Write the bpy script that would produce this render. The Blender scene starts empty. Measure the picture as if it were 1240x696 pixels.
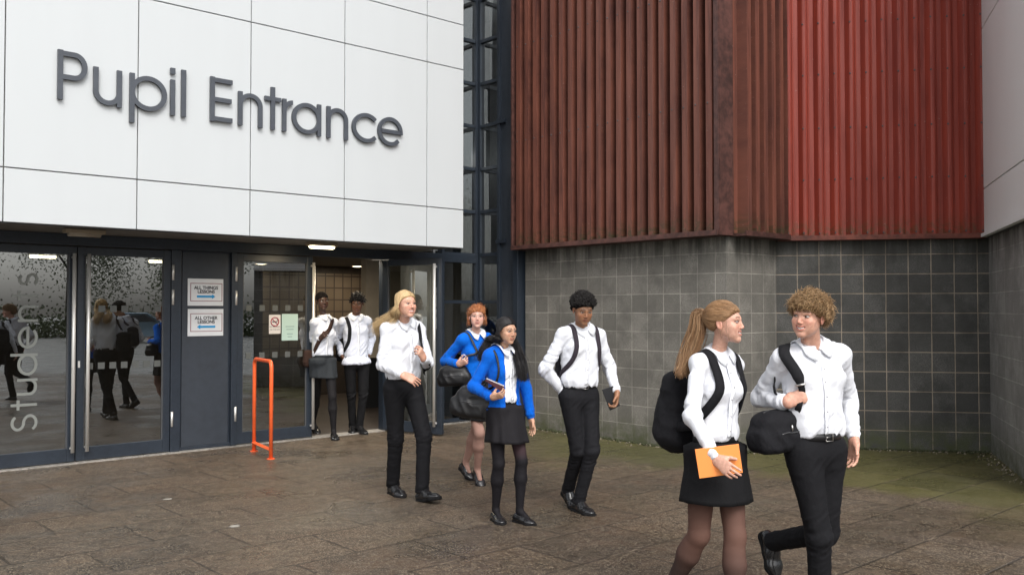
import bpy, math, random
import numpy as np
from mathutils import Vector, Matrix, noise
from mathutils.bvhtree import BVHTree
random.seed(7); np.random.seed(7)
C = bpy.context.scene.collection
SC = bpy.context.scene
rad = math.radians
# ------------------------------------------------------------------ camera
F = 1100.0; CX, CY = 620.0, 348.0; CAMH = 1.61; PITCH = rad(1.4)
FWD = np.array([0, math.cos(PITCH), math.sin(PITCH)]); UPV = np.array([0, -math.sin(PITCH), math.cos(PITCH)])
CAM = np.array([0, 0, CAMH]); RT = np.array([1.0, 0, 0])
cd = bpy.data.cameras.new('camera'); cam = bpy.data.objects.new('camera', cd); C.objects.link(cam)
cd.sensor_width = 36; cd.lens = 36*F/1240; cd.clip_end = 2000; cd.clip_start = .05
cam.location = CAM; cam.rotation_euler = (rad(90)+PITCH, 0, 0)
SC.camera = cam
def ray(px, py):
    return FWD + RT*((px-CX)/F) + UPV*((CY-py)/F)
def at(px, py, Y):
    d = ray(px, py); return CAM + d*(Y/d[1])
def gnd(px, py, z=0):
    d = ray(px, py); return CAM + d*((z-CAMH)/d[2])
def unit(v):
    v = np.asarray(v, float); n = np.linalg.norm(v); return v/n if n > 1e-12 else v
def solve(px, py, parent, L, sgn, tag=''):
    """point on the pixel's ray at distance L from parent; sgn +1 far, -1 near"""
    d = unit(ray(px, py)); w = parent-CAM; b = w@d; c = w@w-L*L; disc = b*b-c
    if disc < 0:
        p = CAM+d*b
        r = np.linalg.norm(p-parent)/L
        if r > 1.12: print('LONG', tag, round(r, 2))
        return p
    return CAM+d*(b+sgn*math.sqrt(disc))
# ------------------------------------------------------------------ objects
def tag(o, label=None, cat=None, group=None, kind=None):
    if label: o['label'] = label
    if cat: o['category'] = cat
    if group: o['group'] = group
    if kind: o['kind'] = kind
    return o
def empty(name, loc, label, cat, group=None):
    o = bpy.data.objects.new(name, None); o.empty_display_size = .1
    C.objects.link(o); o.location = [float(x) for x in loc]
    o['_b'] = [float(x) for x in loc]
    return tag(o, label, cat, group)
def base_of(o):
    while o.parent: o = o.parent
    return np.array(o['_b']) if '_b' in o else np.zeros(3)
def mk(name, V, Fc, mat, parent=None, smooth=True, col=None, uv=None, origin=None):
    V = np.asarray(V, float)
    b = base_of(parent) if parent is not None else (np.asarray(origin, float) if origin is not None else np.zeros(3))
    me = bpy.data.meshes.new(name)
    if isinstance(Fc, np.ndarray):
        Fc = Fc.astype(np.int32); n, k = Fc.shape
        me.vertices.add(len(V)); me.vertices.foreach_set('co', (V-b).astype(np.float32).ravel())
        me.loops.add(n*k); me.loops.foreach_set('vertex_index', Fc.ravel())
        me.polygons.add(n); me.polygons.foreach_set('loop_start', np.arange(0, n*k, k, dtype=np.int32))
        me.polygons.foreach_set('loop_total', np.full(n, k, dtype=np.int32))
        me.update(calc_edges=True); me.validate()
    else:
        me.from_pydata([tuple(v) for v in (V-b)], [], [tuple(int(i) for i in f) for f in Fc]); me.update()
    if smooth: me.polygons.foreach_set('use_smooth', [True]*len(me.polygons))
    if isinstance(mat, (list, tuple)):
        for m in mat: me.materials.append(m)
    else: me.materials.append(mat)
    if col is not None:
        a = me.color_attributes.new('Col', 'FLOAT_COLOR', 'POINT')
        c4 = np.ones((len(V), 4), np.float32); c4[:, :3] = col; a.data.foreach_set('color', c4.ravel())
    if uv is not None:
        l = me.uv_layers.new(name='UVMap')
        vi = np.zeros(len(me.loops), np.int32); me.loops.foreach_get('vertex_index', vi)
        l.data.foreach_set('uv', np.asarray(uv, np.float32)[vi].ravel())
    o = bpy.data.objects.new(name, me); C.objects.link(o)
    if parent is not None: o.parent = parent
    else:
        o.location = b; o['_b'] = [float(x) for x in b]
    return o
class MB:
    def __init__(s): s.V = []; s.F = []; s.uv = []
    def add(s, V, Fc, uv=None):
        b = len(s.V); s.V += [tuple(map(float, v)) for v in V]; s.F += [tuple(int(i)+b for i in f) for f in Fc]
        s.uv += [tuple(u) for u in uv] if uv is not None else [(0, 0)]*len(V)
    def box(s, fr, s0, s1, d0, d1, z0, z1):
        P = [fr.p(a, b, c) for c in (z0, z1) for b in (d0, d1) for a in (s0, s1)]
        s.add(P, [(0, 1, 3, 2), (4, 6, 7, 5), (0, 4, 5, 1), (2, 3, 7, 6), (0, 2, 6, 4), (1, 5, 7, 3)])
    def quad(s, P, uv=None): s.add(P, [(0, 1, 2, 3)], uv)
    def tube(s, pts, r, n=10, cap=True, ry=None, side=None):
        pts = [np.asarray(p, float) for p in pts]; m = len(pts)
        if np.isscalar(r): r = [r]*m
        if ry is None: ry = r
        elif np.isscalar(ry): ry = [ry]*m
        V = []; prev = None
        for i, p in enumerate(pts):
            t = unit(pts[min(i+1, m-1)]-pts[max(i-1, 0)])
            if prev is None:
                a = np.asarray(side, float) if side is not None else (np.array([0, 0, 1.]) if abs(t[2]) < .9 else np.array([1., 0, 0]))
            else: a = prev
            a = unit(a-t*(a@t)); prev = a; b = np.cross(t, a)
            for k in range(n):
                q = 2*math.pi*k/n; V.append(p+a*(r[i]*math.cos(q))+b*(ry[i]*math.sin(q)))
        Fc = [(i*n+k, i*n+(k+1) % n, (i+1)*n+(k+1) % n, (i+1)*n+k) for i in range(m-1) for k in range(n)]
        if cap: Fc += [tuple(range(n))[::-1], tuple((m-1)*n+k for k in range(n))]
        s.add(V, Fc)
    def ell(s, c, r, n=8, fr=None):
        V = []; c = np.asarray(c, float)
        fr = np.eye(3) if fr is None else fr
        for i in range(1, n):
            th = math.pi*i/n
            for k in range(2*n):
                ph = math.pi*k/n
                V.append(c+fr[0]*(r[0]*math.sin(th)*math.cos(ph))+fr[1]*(r[1]*math.sin(th)*math.sin(ph))+fr[2]*(r[2]*math.cos(th)))
        V += [c+fr[2]*r[2], c-fr[2]*r[2]]; m = 2*n
        Fc = [(i*m+k, (i+1)*m+k, (i+1)*m+(k+1) % m, i*m+(k+1) % m) for i in range(n-2) for k in range(m)]
        Fc += [(len(V)-2, k, (k+1) % m) for k in range(m)]+[(len(V)-1, (n-2)*m+(k+1) % m, (n-2)*m+k) for k in range(m)]
        s.add(V, Fc)
    def build(s, name, mat, parent=None, smooth=False, **k):
        return mk(name, s.V, s.F, mat, parent, smooth, uv=s.uv, **k)
def bevel(o, w=.004, seg=2):
    m = o.modifiers.new('bevel', 'BEVEL'); m.width = w; m.segments = seg; m.limit_method = 'ANGLE'; m.angle_limit = rad(40); return o
class Fr:
    def __init__(s, O, u, n): s.O = np.array([O[0], O[1], 0.]); s.u = np.array([u[0], u[1], 0.]); s.n = np.array([n[0], n[1], 0.])
    def p(s, a, d, z): return s.O+s.u*a+s.n*d+np.array([0, 0, z])
    def hit(s, px, py, d=0):
        r = ray(px, py); t = ((s.O+s.n*d-CAM)@s.n)/(r@s.n); P = CAM+r*t
        return (P-s.O)@s.u, P[2]
# ------------------------------------------------------------------ materials
def mat(name, col=(.5, .5, .5), rough=.6, metal=0, spec=.5, **kw):
    m = bpy.data.materials.new(name); m.use_nodes = True
    b = m.node_tree.nodes['Principled BSDF']
    b.inputs['Base Color'].default_value = (*col, 1); b.inputs['Roughness'].default_value = rough
    b.inputs['Metallic'].default_value = metal; b.inputs['Specular IOR Level'].default_value = spec
    for k, v in kw.items(): b.inputs[k.replace('_', ' ')].default_value = v
    return m
class NT:
    def __init__(s, m): s.m = m; s.t = m.node_tree; s.N = s.t.nodes; s.b = s.N.get('Principled BSDF')
    def n(s, ty, **kw):
        x = s.N.new(ty)
        for k, v in kw.items():
            if isinstance(v, (int, float, str, bool)) and hasattr(x, k) and not k in [i.name for i in x.inputs]: setattr(x, k, v)
            else: s.set(x, k, v)
        return x
    def set(s, x, k, v):
        i = x.inputs[k] if not (isinstance(k, str) and k.startswith('i') and k[1:].isdigit()) else x.inputs[int(k[1:])]
        if hasattr(v, 'is_output') or isinstance(v, bpy.types.NodeSocket): s.t.links.new(v, i)
        elif isinstance(v, (tuple, list)) and len(v) == 3 and i.type == 'RGBA': i.default_value = (*v, 1)
        else: i.default_value = v
    def noise(s, vec, scale, det=4, rough=.6, out='Fac'):
        x = s.n('ShaderNodeTexNoise'); s.set(x, 'Vector', vec); s.set(x, 'Scale', scale); s.set(x, 'Detail', det); s.set(x, 'Roughness', rough); return x.outputs[out]
    def ramp(s, f, a, b, lo=0., hi=1.):
        x = s.n('ShaderNodeMapRange'); x.interpolation_type = 'SMOOTHSTEP'
        s.set(x, 'Value', f); s.set(x, 'From Min', a); s.set(x, 'From Max', b); s.set(x, 'To Min', lo); s.set(x, 'To Max', hi); return x.outputs['Result']
    def math(s, op, a, b=0.):
        x = s.n('ShaderNodeMath'); x.operation = op; s.set(x, 'i0', a); s.set(x, 'i1', b); return x.outputs[0]
    def mix(s, f, a, b, mode='MIX'):
        x = s.n('ShaderNodeMix'); x.data_type = 'RGBA'; x.blend_type = mode
        s.set(x, 'i0', f); s.set(x, 'i6', a); s.set(x, 'i7', b); return x.outputs[2]
    def map(s, vec, sc=(1, 1, 1), rot=(0, 0, 0), loc=(0, 0, 0)):
        x = s.n('ShaderNodeMapping'); s.set(x, 'Vector', vec); x.inputs['Scale'].default_value = sc; x.inputs['Rotation'].default_value = rot; x.inputs['Location'].default_value = loc; return x.outputs[0]
    def bump(s, h, st=.3, dist=.01, nrm=None):
        x = s.n('ShaderNodeBump'); s.set(x, 'Height', h); s.set(x, 'Strength', st); s.set(x, 'Distance', dist)
        if nrm is not None: s.set(x, 'Normal', nrm)
        return x.outputs[0]
    def obj(s): return s.n('ShaderNodeTexCoord').outputs['Object']
    def geo(s): return s.n('ShaderNodeNewGeometry').outputs['Position']
    def uv(s): return s.n('ShaderNodeTexCoord').outputs['UV']
    def out(s, k, v): s.set(s.b, k, v)
def speck(m, scale=40, amt=.25, bump=0, bs=200):
    """slight tonal variation + fine bump, so nothing is perfectly even"""
    t = NT(m); c = tuple(t.b.inputs['Base Color'].default_value)[:3]; p = t.geo()
    n = t.noise(p, scale, 5); n2 = t.noise(p, scale/12, 3)
    f = t.ramp(t.math('MULTIPLY', t.math('ADD', n, n2), .5), .35, .65)
    t.out('Base Color', t.mix(f, tuple(x*(1-amt) for x in c), tuple(min(1, x*(1+amt)) for x in c)))
    if bump: t.out('Normal', t.bump(t.noise(p, bs, 3), bump, .004))
    return m
# ------------------------------------------------------------------ world, light
w = bpy.data.worlds.new('World'); SC.world = w; w.use_nodes = True
nt = w.node_tree; sky = nt.nodes.new('ShaderNodeTexSky'); sky.sky_type = 'NISHITA'; sky.sun_disc = False
SUN_EL, SUN_AZ = rad(46), rad(163)
sky.sun_elevation = SUN_EL; sky.sun_rotation = SUN_AZ; sky.air_density = 1.0; sky.dust_density = 4.0; sky.ozone_density = 1.0
hs = nt.nodes.new('ShaderNodeHueSaturation'); hs.inputs['Saturation'].default_value = .22
nt.links.new(sky.outputs[0], hs.inputs['Color']); nt.links.new(hs.outputs[0], nt.nodes['Background'].inputs['Color'])
nt.nodes['Background'].inputs['Strength'].default_value = .15
sl = bpy.data.lights.new('sun', 'SUN'); sl.energy = .7; sl.angle = rad(25); sl.color = (1, .97, .93)
so = bpy.data.objects.new('sun', sl); C.objects.link(so)
sd = Vector((math.sin(SUN_AZ)*math.cos(SUN_EL), math.cos(SUN_AZ)*math.cos(SUN_EL), math.sin(SUN_EL)))
so.rotation_euler = sd.to_track_quat('Z', 'Y').to_euler()
SC.view_settings.view_transform = 'Standard'; SC.view_settings.look = 'None'; SC.view_settings.gamma = 1
SC.view_settings.exposure = .80
# ------------------------------------------------------------------ frames of the place
U = unit([.745, .667, 0]); Nn = np.array([U[1], -U[0], 0])
O = (-.495, 13.29)
FA = Fr(O, U, Nn)                         # door front; s negative to the left, d towards the viewer
W1 = Fr(O, Nn, -U)                        # block wall coming forward
P3 = W1.p(4.31, 0, 0); W3 = Fr(P3, U, Nn)
P4 = W3.p(1.0, 0, 0); P5 = np.array([5.40, 10.28, 0])
u4 = unit(P5-P4); W4 = Fr(P4, u4, (u4[1], -u4[0])); L4 = np.linalg.norm(P5-P4)
u5 = unit([-.318, -.948, 0]); W5 = Fr(P5, u5, (u5[1], -u5[0]))
FD = 1.13                                 # overhang of the white fascia
sx = lambda px, py=430, d=0: FA.hit(px, py, d)[0]
# ------------------------------------------------------------------ materials
M = {}
def white_panel(name, c):
    m = mat(name, c, .32, 0, .5); t = NT(m); p = t.geo()
    dirt = t.ramp(t.noise(t.map(p, (2.2, 2.2, .3)), 1.6, 2, .5), .2, .8)
    t.out('Base Color', t.mix(dirt, c, tuple(x*.975 for x in c)))
    t.out('Roughness', t.ramp(t.noise(p, 1.5, 1), .2, .8, .38, .44))
    t.out('Normal', t.bump(t.noise(p, 1.1, 2), .05, .03)); return m
M['white'] = white_panel('white_panel', (.53, .555, .565))
M['white2'] = white_panel('pale_panel', (.79, .80, .79))
M['gap'] = mat('dark_joint', (.06, .062, .066), .8)
M['navy'] = speck(mat('navy_paint', (.019, .026, .037), .38), 30, .18, .05, 300)
M['navy2'] = speck(mat('navy_panel', (.028, .035, .046), .5), 12, .15, .08, 260)
M['steel'] = mat('brushed_steel', (.66, .65, .62), .42, .55)
M['letter'] = speck(mat('letter_grey', (.058, .066, .08), .45), 20, .12)
M['orange'] = speck(mat('orange_paint', (.84, .13, .035), .32), 30, .1)
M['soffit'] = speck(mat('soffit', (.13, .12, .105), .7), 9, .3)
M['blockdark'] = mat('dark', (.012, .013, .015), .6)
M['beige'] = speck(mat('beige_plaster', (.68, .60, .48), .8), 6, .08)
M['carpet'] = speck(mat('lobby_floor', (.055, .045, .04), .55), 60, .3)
M['ceil'] = mat('lobby_ceiling', (.22, .21, .19), .8)
def glass(name, tint=(.8, .84, .83), k=1.7):
    m = bpy.data.materials.new(name); m.use_nodes = True; t = m.node_tree; N = t.nodes; N.clear()
    o = N.new('ShaderNodeOutputMaterial'); mx = N.new('ShaderNodeMixShader'); tr = N.new('ShaderNodeBsdfTransparent'); g = N.new('ShaderNodeBsdfGlossy')
    fr = N.new('ShaderNodeFresnel'); fr.inputs['IOR'].default_value = 1.52
    mm = N.new('ShaderNodeMath'); mm.operation = 'MULTIPLY'; mm.inputs[1].default_value = k; mm.use_clamp = True
    tr.inputs[0].default_value = (*tint, 1); g.inputs['Roughness'].default_value = .0; g.inputs[0].default_value = (.92, .95, .95, 1)
    t.links.new(fr.outputs[0], mm.inputs[0]); t.links.new(mm.outputs[0], mx.inputs[0]); t.links.new(tr.outputs[0], mx.inputs[1]); t.links.new(g.outputs[0], mx.inputs[2]); t.links.new(mx.outputs[0], o.inputs[0])
    return m
M['glass'] = glass('door_glass', tint=(.50, .53, .52), k=6.2)
M['cglass'] = glass('curtain_glass', (.35, .38, .40), 4.0)
M['frost'] = mat('etched_vinyl', (.19, .20, .185), .7)
M['dot'] = mat('etched_dot', (.085, .09, .085), .7)
def emis(name, c, s):
    m = mat(name, (.8, .8, .8), .5); b = m.node_tree.nodes['Principled BSDF']; b.inputs['Emission Color'].default_value = (*c, 1); b.inputs['Emission Strength'].default_value = s; return m
M['lamp'] = emis('lamp_glow', (1, .84, .55), 5)
# blocks
def block_mat(name, c1, c2, mortar, moss=(.06, .07, .025), width=.245):
    m = mat(name, c1, .85, 0, .3); t = NT(m); uv = t.uv(); p = t.geo()
    wob = t.n('ShaderNodeVectorMath'); wob.operation = 'MULTIPLY_ADD'
    t.set(wob, 'i0', t.noise(p, 7, 3, .5, 'Color')); wob.inputs[1].default_value = (.006, .006, 0); t.set(wob, 'i2', uv)
    b = t.n('ShaderNodeTexBrick'); b.offset = 0; b.squash = 1
    t.set(b, 'Vector', wob.outputs[0]); t.set(b, 'Color1', (0, 0, 0)); t.set(b, 'Color2', (1, 1, 1)); t.set(b, 'Mortar', (0, 0, 0))
    for k, v in (('Scale', 1.), ('Mortar Size', .0055), ('Mortar Smooth', .25), ('Bias', 0.), ('Brick Width', width), ('Row Height', .225)): b.inputs[k].default_value = v
    spk = t.noise(p, 90, 5, .75); big = t.noise(p, 3.2, 5, .6); fine = t.noise(p, 320, 2, .6)
    base = t.mix(b.outputs['Color'], tuple(x*.78 for x in c1), tuple(x*1.12 for x in c2))
    base = t.mix(t.ramp(big, .35, .7), base, tuple(x*.62 for x in c1), 'MIX')
    base = t.mix(t.ramp(spk, .3, .75, .0, .9), tuple(x*.55 for x in c1), base)
    pit = t.ramp(fine, .62, .72); base = t.mix(t.math('MULTIPLY', pit, .5), base, tuple(min(1, x*2.1) for x in c2))
    sepv = t.n('ShaderNodeSeparateXYZ'); t.set(sepv, 'i0', uv); z = sepv.outputs[1]
    mort_c = t.mix(t.ramp(big, .3, .7), mortar, tuple(x*.5 for x in mortar))
    base = t.mix(b.outputs['Fac'], base, mort_c)
    # damp foot with moss, runs of dirt from the sill
    foot = t.math('MULTIPLY', t.ramp(z, .42, .0), t.ramp(t.noise(t.map(uv, (1, 1, 1)), 6, 6, .7), .32, .62))
    base = t.mix(t.math('MULTIPLY', foot, .8), base, moss)
    run = t.math('MULTIPLY', t.ramp(z, 2.0, 2.42), t.ramp(t.noise(t.map(uv, (9, .7, 1)), 1., 4, .6), .38, .62))
    base = t.mix(t.math('MULTIPLY', run, .75), base, (.03, .03, .025))
    t.out('Base Color', base)
    h = t.math('SUBTRACT', t.math('MULTIPLY', spk, .35), t.math('MULTIPLY', b.outputs['Fac'], 1.0))
    t.out('Normal', t.bump(fine, .25, .003, t.bump(h, .8, .006)))
    t.out('Roughness', t.ramp(big, .3, .7, .62, .9)); return m
M['blk1'] = block_mat('grey_blockwork', (.20, .19, .168), (.30, .282, .25), (.36, .34, .30))
M['blk4'] = block_mat('charcoal_blockwork', (.088, .087, .081), (.145, .141, .130), (.36, .30, .23))
M['blk5'] = block_mat('plain_blockwork', (.33, .32, .305), (.40, .39, .37), (.46, .45, .42), width=.45)
def cladding(name, c, c2, stain):
    m = mat(name, c, .5, 0, .35); t = NT(m); p = t.geo(); uv = t.uv()
    sepv = t.n('ShaderNodeSeparateXYZ'); t.set(sepv, 'i0', uv); z = sepv.outputs[1]
    st = t.ramp(t.noise(t.map(uv, (9, .5, 1)), 1.2, 6, .7), .35, .7)
    pan = t.ramp(t.noise(t.map(uv, (.9, .22, 1)), 1.1, 3, .5), .4, .62)
    base = t.mix(st, c, c2); base = t.mix(t.math('MULTIPLY', pan, .45), base, tuple(x*.72 for x in c))
    low = t.math('MULTIPLY', t.ramp(z, 2.75, 2.42), t.ramp(t.noise(uv, 16, 4, .7), .4, .62)); base = t.mix(low, base, stain)
    dot = t.ramp(t.noise(p, 70, 2, .5), .74, .78); base = t.mix(dot, base, (.4, .36, .32))
    t.out('Base Color', base); t.out('Roughness', t.ramp(st, 0, 1, .42, .62))
    t.out('Normal', t.bump(t.noise(t.map(uv, (12, 1, 1)), 2, 3), .15, .01)); return m
M['clad1'] = cladding('maroon_cladding', (.17, .062, .042), (.055, .019, .015), (.03, .035, .015))
M['clad4'] = cladding('red_cladding', (.27, .042, .025), (.16, .024, .016), (.09, .045, .02))
M['flash'] = speck(mat('rusty_flashing', (.07, .028, .022), .6), 14, .55)
M['flash4'] = speck(mat('red_flashing', (.12, .032, .02), .75), 14, .55)
# ground
def ground_mat():
    m = mat('wet_paving', (.1, .08, .06), .5, 0, .5); t = NT(m); p = t.geo()
    ang = math.atan2(U[1], U[0])
    q = t.map(p, (1, 1, 1), (0, 0, -ang), (.3, .17, 0))
    wob = t.n('ShaderNodeVectorMath'); wob.operation = 'MULTIPLY_ADD'; t.set(wob, 'i0', t.noise(p, 5, 3, .5, 'Color')); wob.inputs[1].default_value = (.012, .012, 0); t.set(wob, 'i2', q)
    b = t.n('ShaderNodeTexBrick'); b.offset = .5
    t.set(b, 'Vector', wob.outputs[0]); t.set(b, 'Color1', (0, 0, 0)); t.set(b, 'Color2', (1, 1, 1)); t.set(b, 'Mortar', (.5, .5, .5))
    for k, v in (('Scale', 1.), ('Mortar Size', .012), ('Mortar Smooth', .5), ('Bias', 0.), ('Brick Width', .9), ('Row Height', .6)): b.inputs[k].default_value = v
    big = t.noise(p, .55, 5, .6); mid = t.noise(p, 3.2, 6, .7); spk = t.noise(p, 75, 4, .8); fine = t.noise(p, 260, 2, .7)
    vor = t.n('ShaderNodeTexVoronoi'); t.set(vor, 'Vector', p); t.set(vor, 'Scale', 150.); peb = vor.outputs['Color']; pd = vor.outputs['Distance']
    brown, grey = (.128, .076, .042), (.125, .108, .086)
    base = t.mix(t.ramp(big, .42, .6), brown, grey)
    base = t.mix(t.math('MULTIPLY', b.outputs['Color'], .6), base, (.062, .046, .032))
    base = t.mix(t.ramp(mid, .40, .62, 0, .75), base, (.050, .037, .025)); base = t.mix(t.ramp(t.noise(p, 14, 4, .7), .42, .64, 0, .5), base, (.17, .125, .085))
    # streaks running along the slabs
    stk = t.ramp(t.noise(t.map(q, (.5, 7, 1)), 1.3, 5, .7), .5, .72); base = t.mix(t.math('MULTIPLY', stk, .5), base, (.17, .115, .07))
    sepc = t.n('ShaderNodeSeparateColor'); t.set(sepc, 'i0', peb)
    base = t.mix(t.ramp(spk, .3, .75, .0, 1.), t.mix(1., base, (.46, .43, .41), 'MULTIPLY'), base)
    base = t.mix(t.math('MULTIPLY', t.ramp(sepc.outputs[0], .72, .86), .6), base, (.33, .27, .19))
    base = t.mix(t.math('MULTIPLY', t.ramp(sepc.outputs[1], .80, .9), .65), base, (.03, .024, .02))
    # moss: distance to the two block walls
    def dist(fr):
        v = t.n('ShaderNodeVectorMath'); v.operation = 'DOT_PRODUCT'; t.set(v, 'i0', p); v.inputs[1].default_value = fr.n
        return t.math('SUBTRACT', v.outputs['Value'], float(fr.O@fr.n))
    n6 = t.noise(p, 1.5, 6, .7)
    mm = None
    for fr, wd, k in ((W1, 1.25, .9), (W4, 2.9, .95), (W5, 1.2, .7)):
        a = t.math('ADD', t.ramp(dist(fr), wd, .05), t.math('MULTIPLY', t.math('SUBTRACT', n6, .5), 1.7))
        a = t.math('MULTIPLY', t.ramp(a, .2, .8), k)
        mm = a if mm is None else t.math('MAXIMUM', mm, a)
    sp = t.n('ShaderNodeSeparateXYZ'); t.set(sp, 'i0', p)
    mm = t.math('MULTIPLY', mm, t.ramp(sp.outputs[0], -.4, .8)); mm = t.math('MULTIPLY', mm, t.ramp(sp.outputs[1], 5.8, 8.0))
    moss = t.mix(t.ramp(spk, .35, .65), (.040, .044, .010), (.125, .118, .035))
    base = t.mix(t.math('MULTIPLY', mm, .82), base, moss)
    base = t.mix(1., base, t.mix(b.outputs['Color'], (.80, .81, .83), (1.10, 1.08, 1.05)), 'MULTIPLY')
    jm = t.mix(t.ramp(mid, .52, .62), (.012, .010, .007), (.21, .16, .11))
    base = t.mix(t.math('MULTIPLY', b.outputs['Fac'], .62), base, jm)
    # the far side of the yard is plain tarmac
    far = t.ramp(t.math('ABSOLUTE', sp.outputs[0]), 7.5, 8.5); far = t.math('MAXIMUM', far, t.ramp(sp.outputs[1], -1., -2.5))
    base = t.mix(far, base, (.21, .21, .20))
    t.out('Base Color', base)
    wet = t.ramp(t.noise(p, 1.1, 5, .65), .40, .62)
    r = t.math('ADD', t.math('MULTIPLY', wet, -.40), .58); r = t.math('ADD', r, t.math('MULTIPLY', spk, .12)); t.out('Roughness', r)
    h = t.math('ADD', t.math('MULTIPLY', spk, .6), t.math('MULTIPLY', b.outputs['Fac'], -1.6)); h = t.math('ADD', h, t.math('MULTIPLY', pd, -.5))
    t.out('Normal', t.bump(fine, .2, .002, t.bump(h, .55, .005))); return m
M['ground'] = ground_mat()
mb = MB(); G = 26
xs = [-160, -30]+list(np.linspace(-12, 12, G))+[30, 160]; ys = [-160, -30]+list(np.linspace(-6, 13, G))+[30, 160]
V = [(x, y, 0) for y in ys for x in xs]; n = len(xs)
mb.add(V, [(j*n+i, j*n+i+1, (j+1)*n+i+1, (j+1)*n+i) for j in range(len(ys)-1) for i in range(n-1)])
tag(mb.build('ground', M['ground']), kind='structure')
# ------------------------------------------------------------------ block walls
def wallbox(name, fr, s0, s1, z0, z1, mt, label, thick=.25, end=False):
    mb = MB()
    mb.quad([fr.p(s0, 0, z0), fr.p(s1, 0, z0), fr.p(s1, 0, z1), fr.p(s0, 0, z1)], [(s0, z0), (s1, z0), (s1, z1), (s0, z1)])
    e = .3
    mb.quad([fr.p(s1, -thick, z0), fr.p(s0, -thick, z0), fr.p(s0, -thick, z1), fr.p(s1, -thick, z1)])
    mb.quad([fr.p(s0, -.004, z1), fr.p(s1, -.004, z1), fr.p(s1, -thick, z1), fr.p(s0, -thick, z1)])
    if end:
        mb.quad([fr.p(s1, 0, z0), fr.p(s1, -thick, z0), fr.p(s1, -thick, z1), fr.p(s1, 0, z1)], [(s1, z0), (s1+thick, z0), (s1+thick, z1), (s1, z1)])
    o = mb.build(name, mt); return tag(o, label, 'wall')
BH = 2.41
wallbox('block_wall', W1, 1.02, 4.31, 0, BH+.06, M['blk1'], 'grey blockwork wall behind the boy with the black backpack, under the maroon cladding')
wallbox('block_wall', W3, 0, 1.0, 0, BH+.06, M['blk1'], 'narrow return of grey blockwork behind the ponytailed girl, between two wider walls')
wallbox('block_wall', W4, 0, L4, 0, BH+.06, M['blk4'], 'dark charcoal block wall with pale mortar grid under the bright red cladding')
wallbox('block_wall', W5, 0, 2.6, 0, BH+.06, M['blk5'], 'plain grey block wall at the far right, under the pale panels', end=True)
# ------------------------------------------------------------------ ribbed cladding
def ribs(name, fr, s0, s1, z0, z1, pitch, depth, mt, fl, label, phase=0, off=.06, screws=True, shape=lambda a, D: ((0, 0), (.48*a, 0), (.50*a, D), (.98*a, D))):
    prof = []; s = s0-phase; a = pitch
    while s < s1+pitch:
        for x, d in shape(a, depth): prof.append((s+x, d+off))
        s += a
    prof = [(x, d) for x, d in prof if s0 <= x <= s1]; prof = [(s0, prof[0][1])]+prof+[(s1, prof[-1][1])]
    root = empty(name, fr.p((s0+s1)/2, off, z0), label, 'cladding')
    mb = MB(); V = []; uv = []; Fc = []
    for x, d in prof:
        for z in (z0, z1): V.append(fr.p(x, d, z)); uv.append((x, z))
    for i in range(len(prof)-1): Fc.append((2*i, 2*i+2, 2*i+3, 2*i+1))
    mb.add(V, Fc, uv); mb.build('ribbed_sheet', mt, root)
    mb = MB(); mb.box(fr, s0, s1, -.2, off-.003, z0, z1); mb.build('backing', M['blockdark'], root)
    mb = MB(); mb.box(fr, s0, s1, -.01, off+depth+.03, z0-.035, z0-.004); mb.box(fr, s0, s1, off+depth+.012, off+depth+.03, z0-.004, z0+.022)
    mb.build('drip_sill', fl, root)
    if screws:
        mb = MB(); s = s0-phase+.65*a
        while s < s1-.02:
            if s > s0+.02:
                for z in screws:
                    mb.ell(fr.p(s, off+depth, z+random.uniform(-.004, .004)), (.011, .011, .011), 4)
            s += a
        o = mb.build('screws', M['gap'], root); o['kind'] = 'stuff'
    return root
scr = [z for z in (2.5, 3.12, 3.72, 4.35, 4.95, 5.55, 6.15, 6.75)]
r1 = ribs('metal_cladding', W1, .98, 4.36, BH+.05, 7.5, .165, .15, M['clad1'], M['flash'], 'weathered maroon ribbed metal cladding above the grey blockwork left of the corner', screws=[3.9, 5.2])
r3 = ribs('metal_cladding', W3, .06, .97, BH+.05, 7.5, .165, .13, M['clad1'], M['flash'], 'narrow maroon ribbed metal return between the corner strip and the bright red sheets', screws=False)
r4 = ribs('metal_cladding', W4, .02, L4-.06, BH+.04, 7.5, .175, .06, M['clad4'], M['flash4'], 'bright red corrugated metal cladding above the charcoal block wall', off=.05, screws=scr, shape=lambda a, D: ((0, .1*D), (.10*a, 0), (.36*a, 0), (.50*a, .55*D), (.62*a, .95*D), (.70*a, D), (.82*a, D), (.92*a, .85*D)))
# corner flashings belong to the claddings
mb = MB(); mb.box(W1, 4.31, 4.37, .205, .22, BH+.02, 7.5); mb.box(W1, 4.36, 4.374, -.05, .204, BH+.02, 7.5); mb.build('corner_flashing', M['flash'], r1)
mb = MB(); mb.box(W1, .955, .985, -.02, .21, BH+.02, 7.5); mb.build('edge_flashing', M['flash'], r1)
mb = MB(); mb.box(W4, -.03, .02, .02, .13, BH+.02, 7.5); mb.box(W4, L4-.06, L4-.025, .02, .13, BH+.02, 7.5); mb.build('edge_flashing', M['flash4'], r4)
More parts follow.
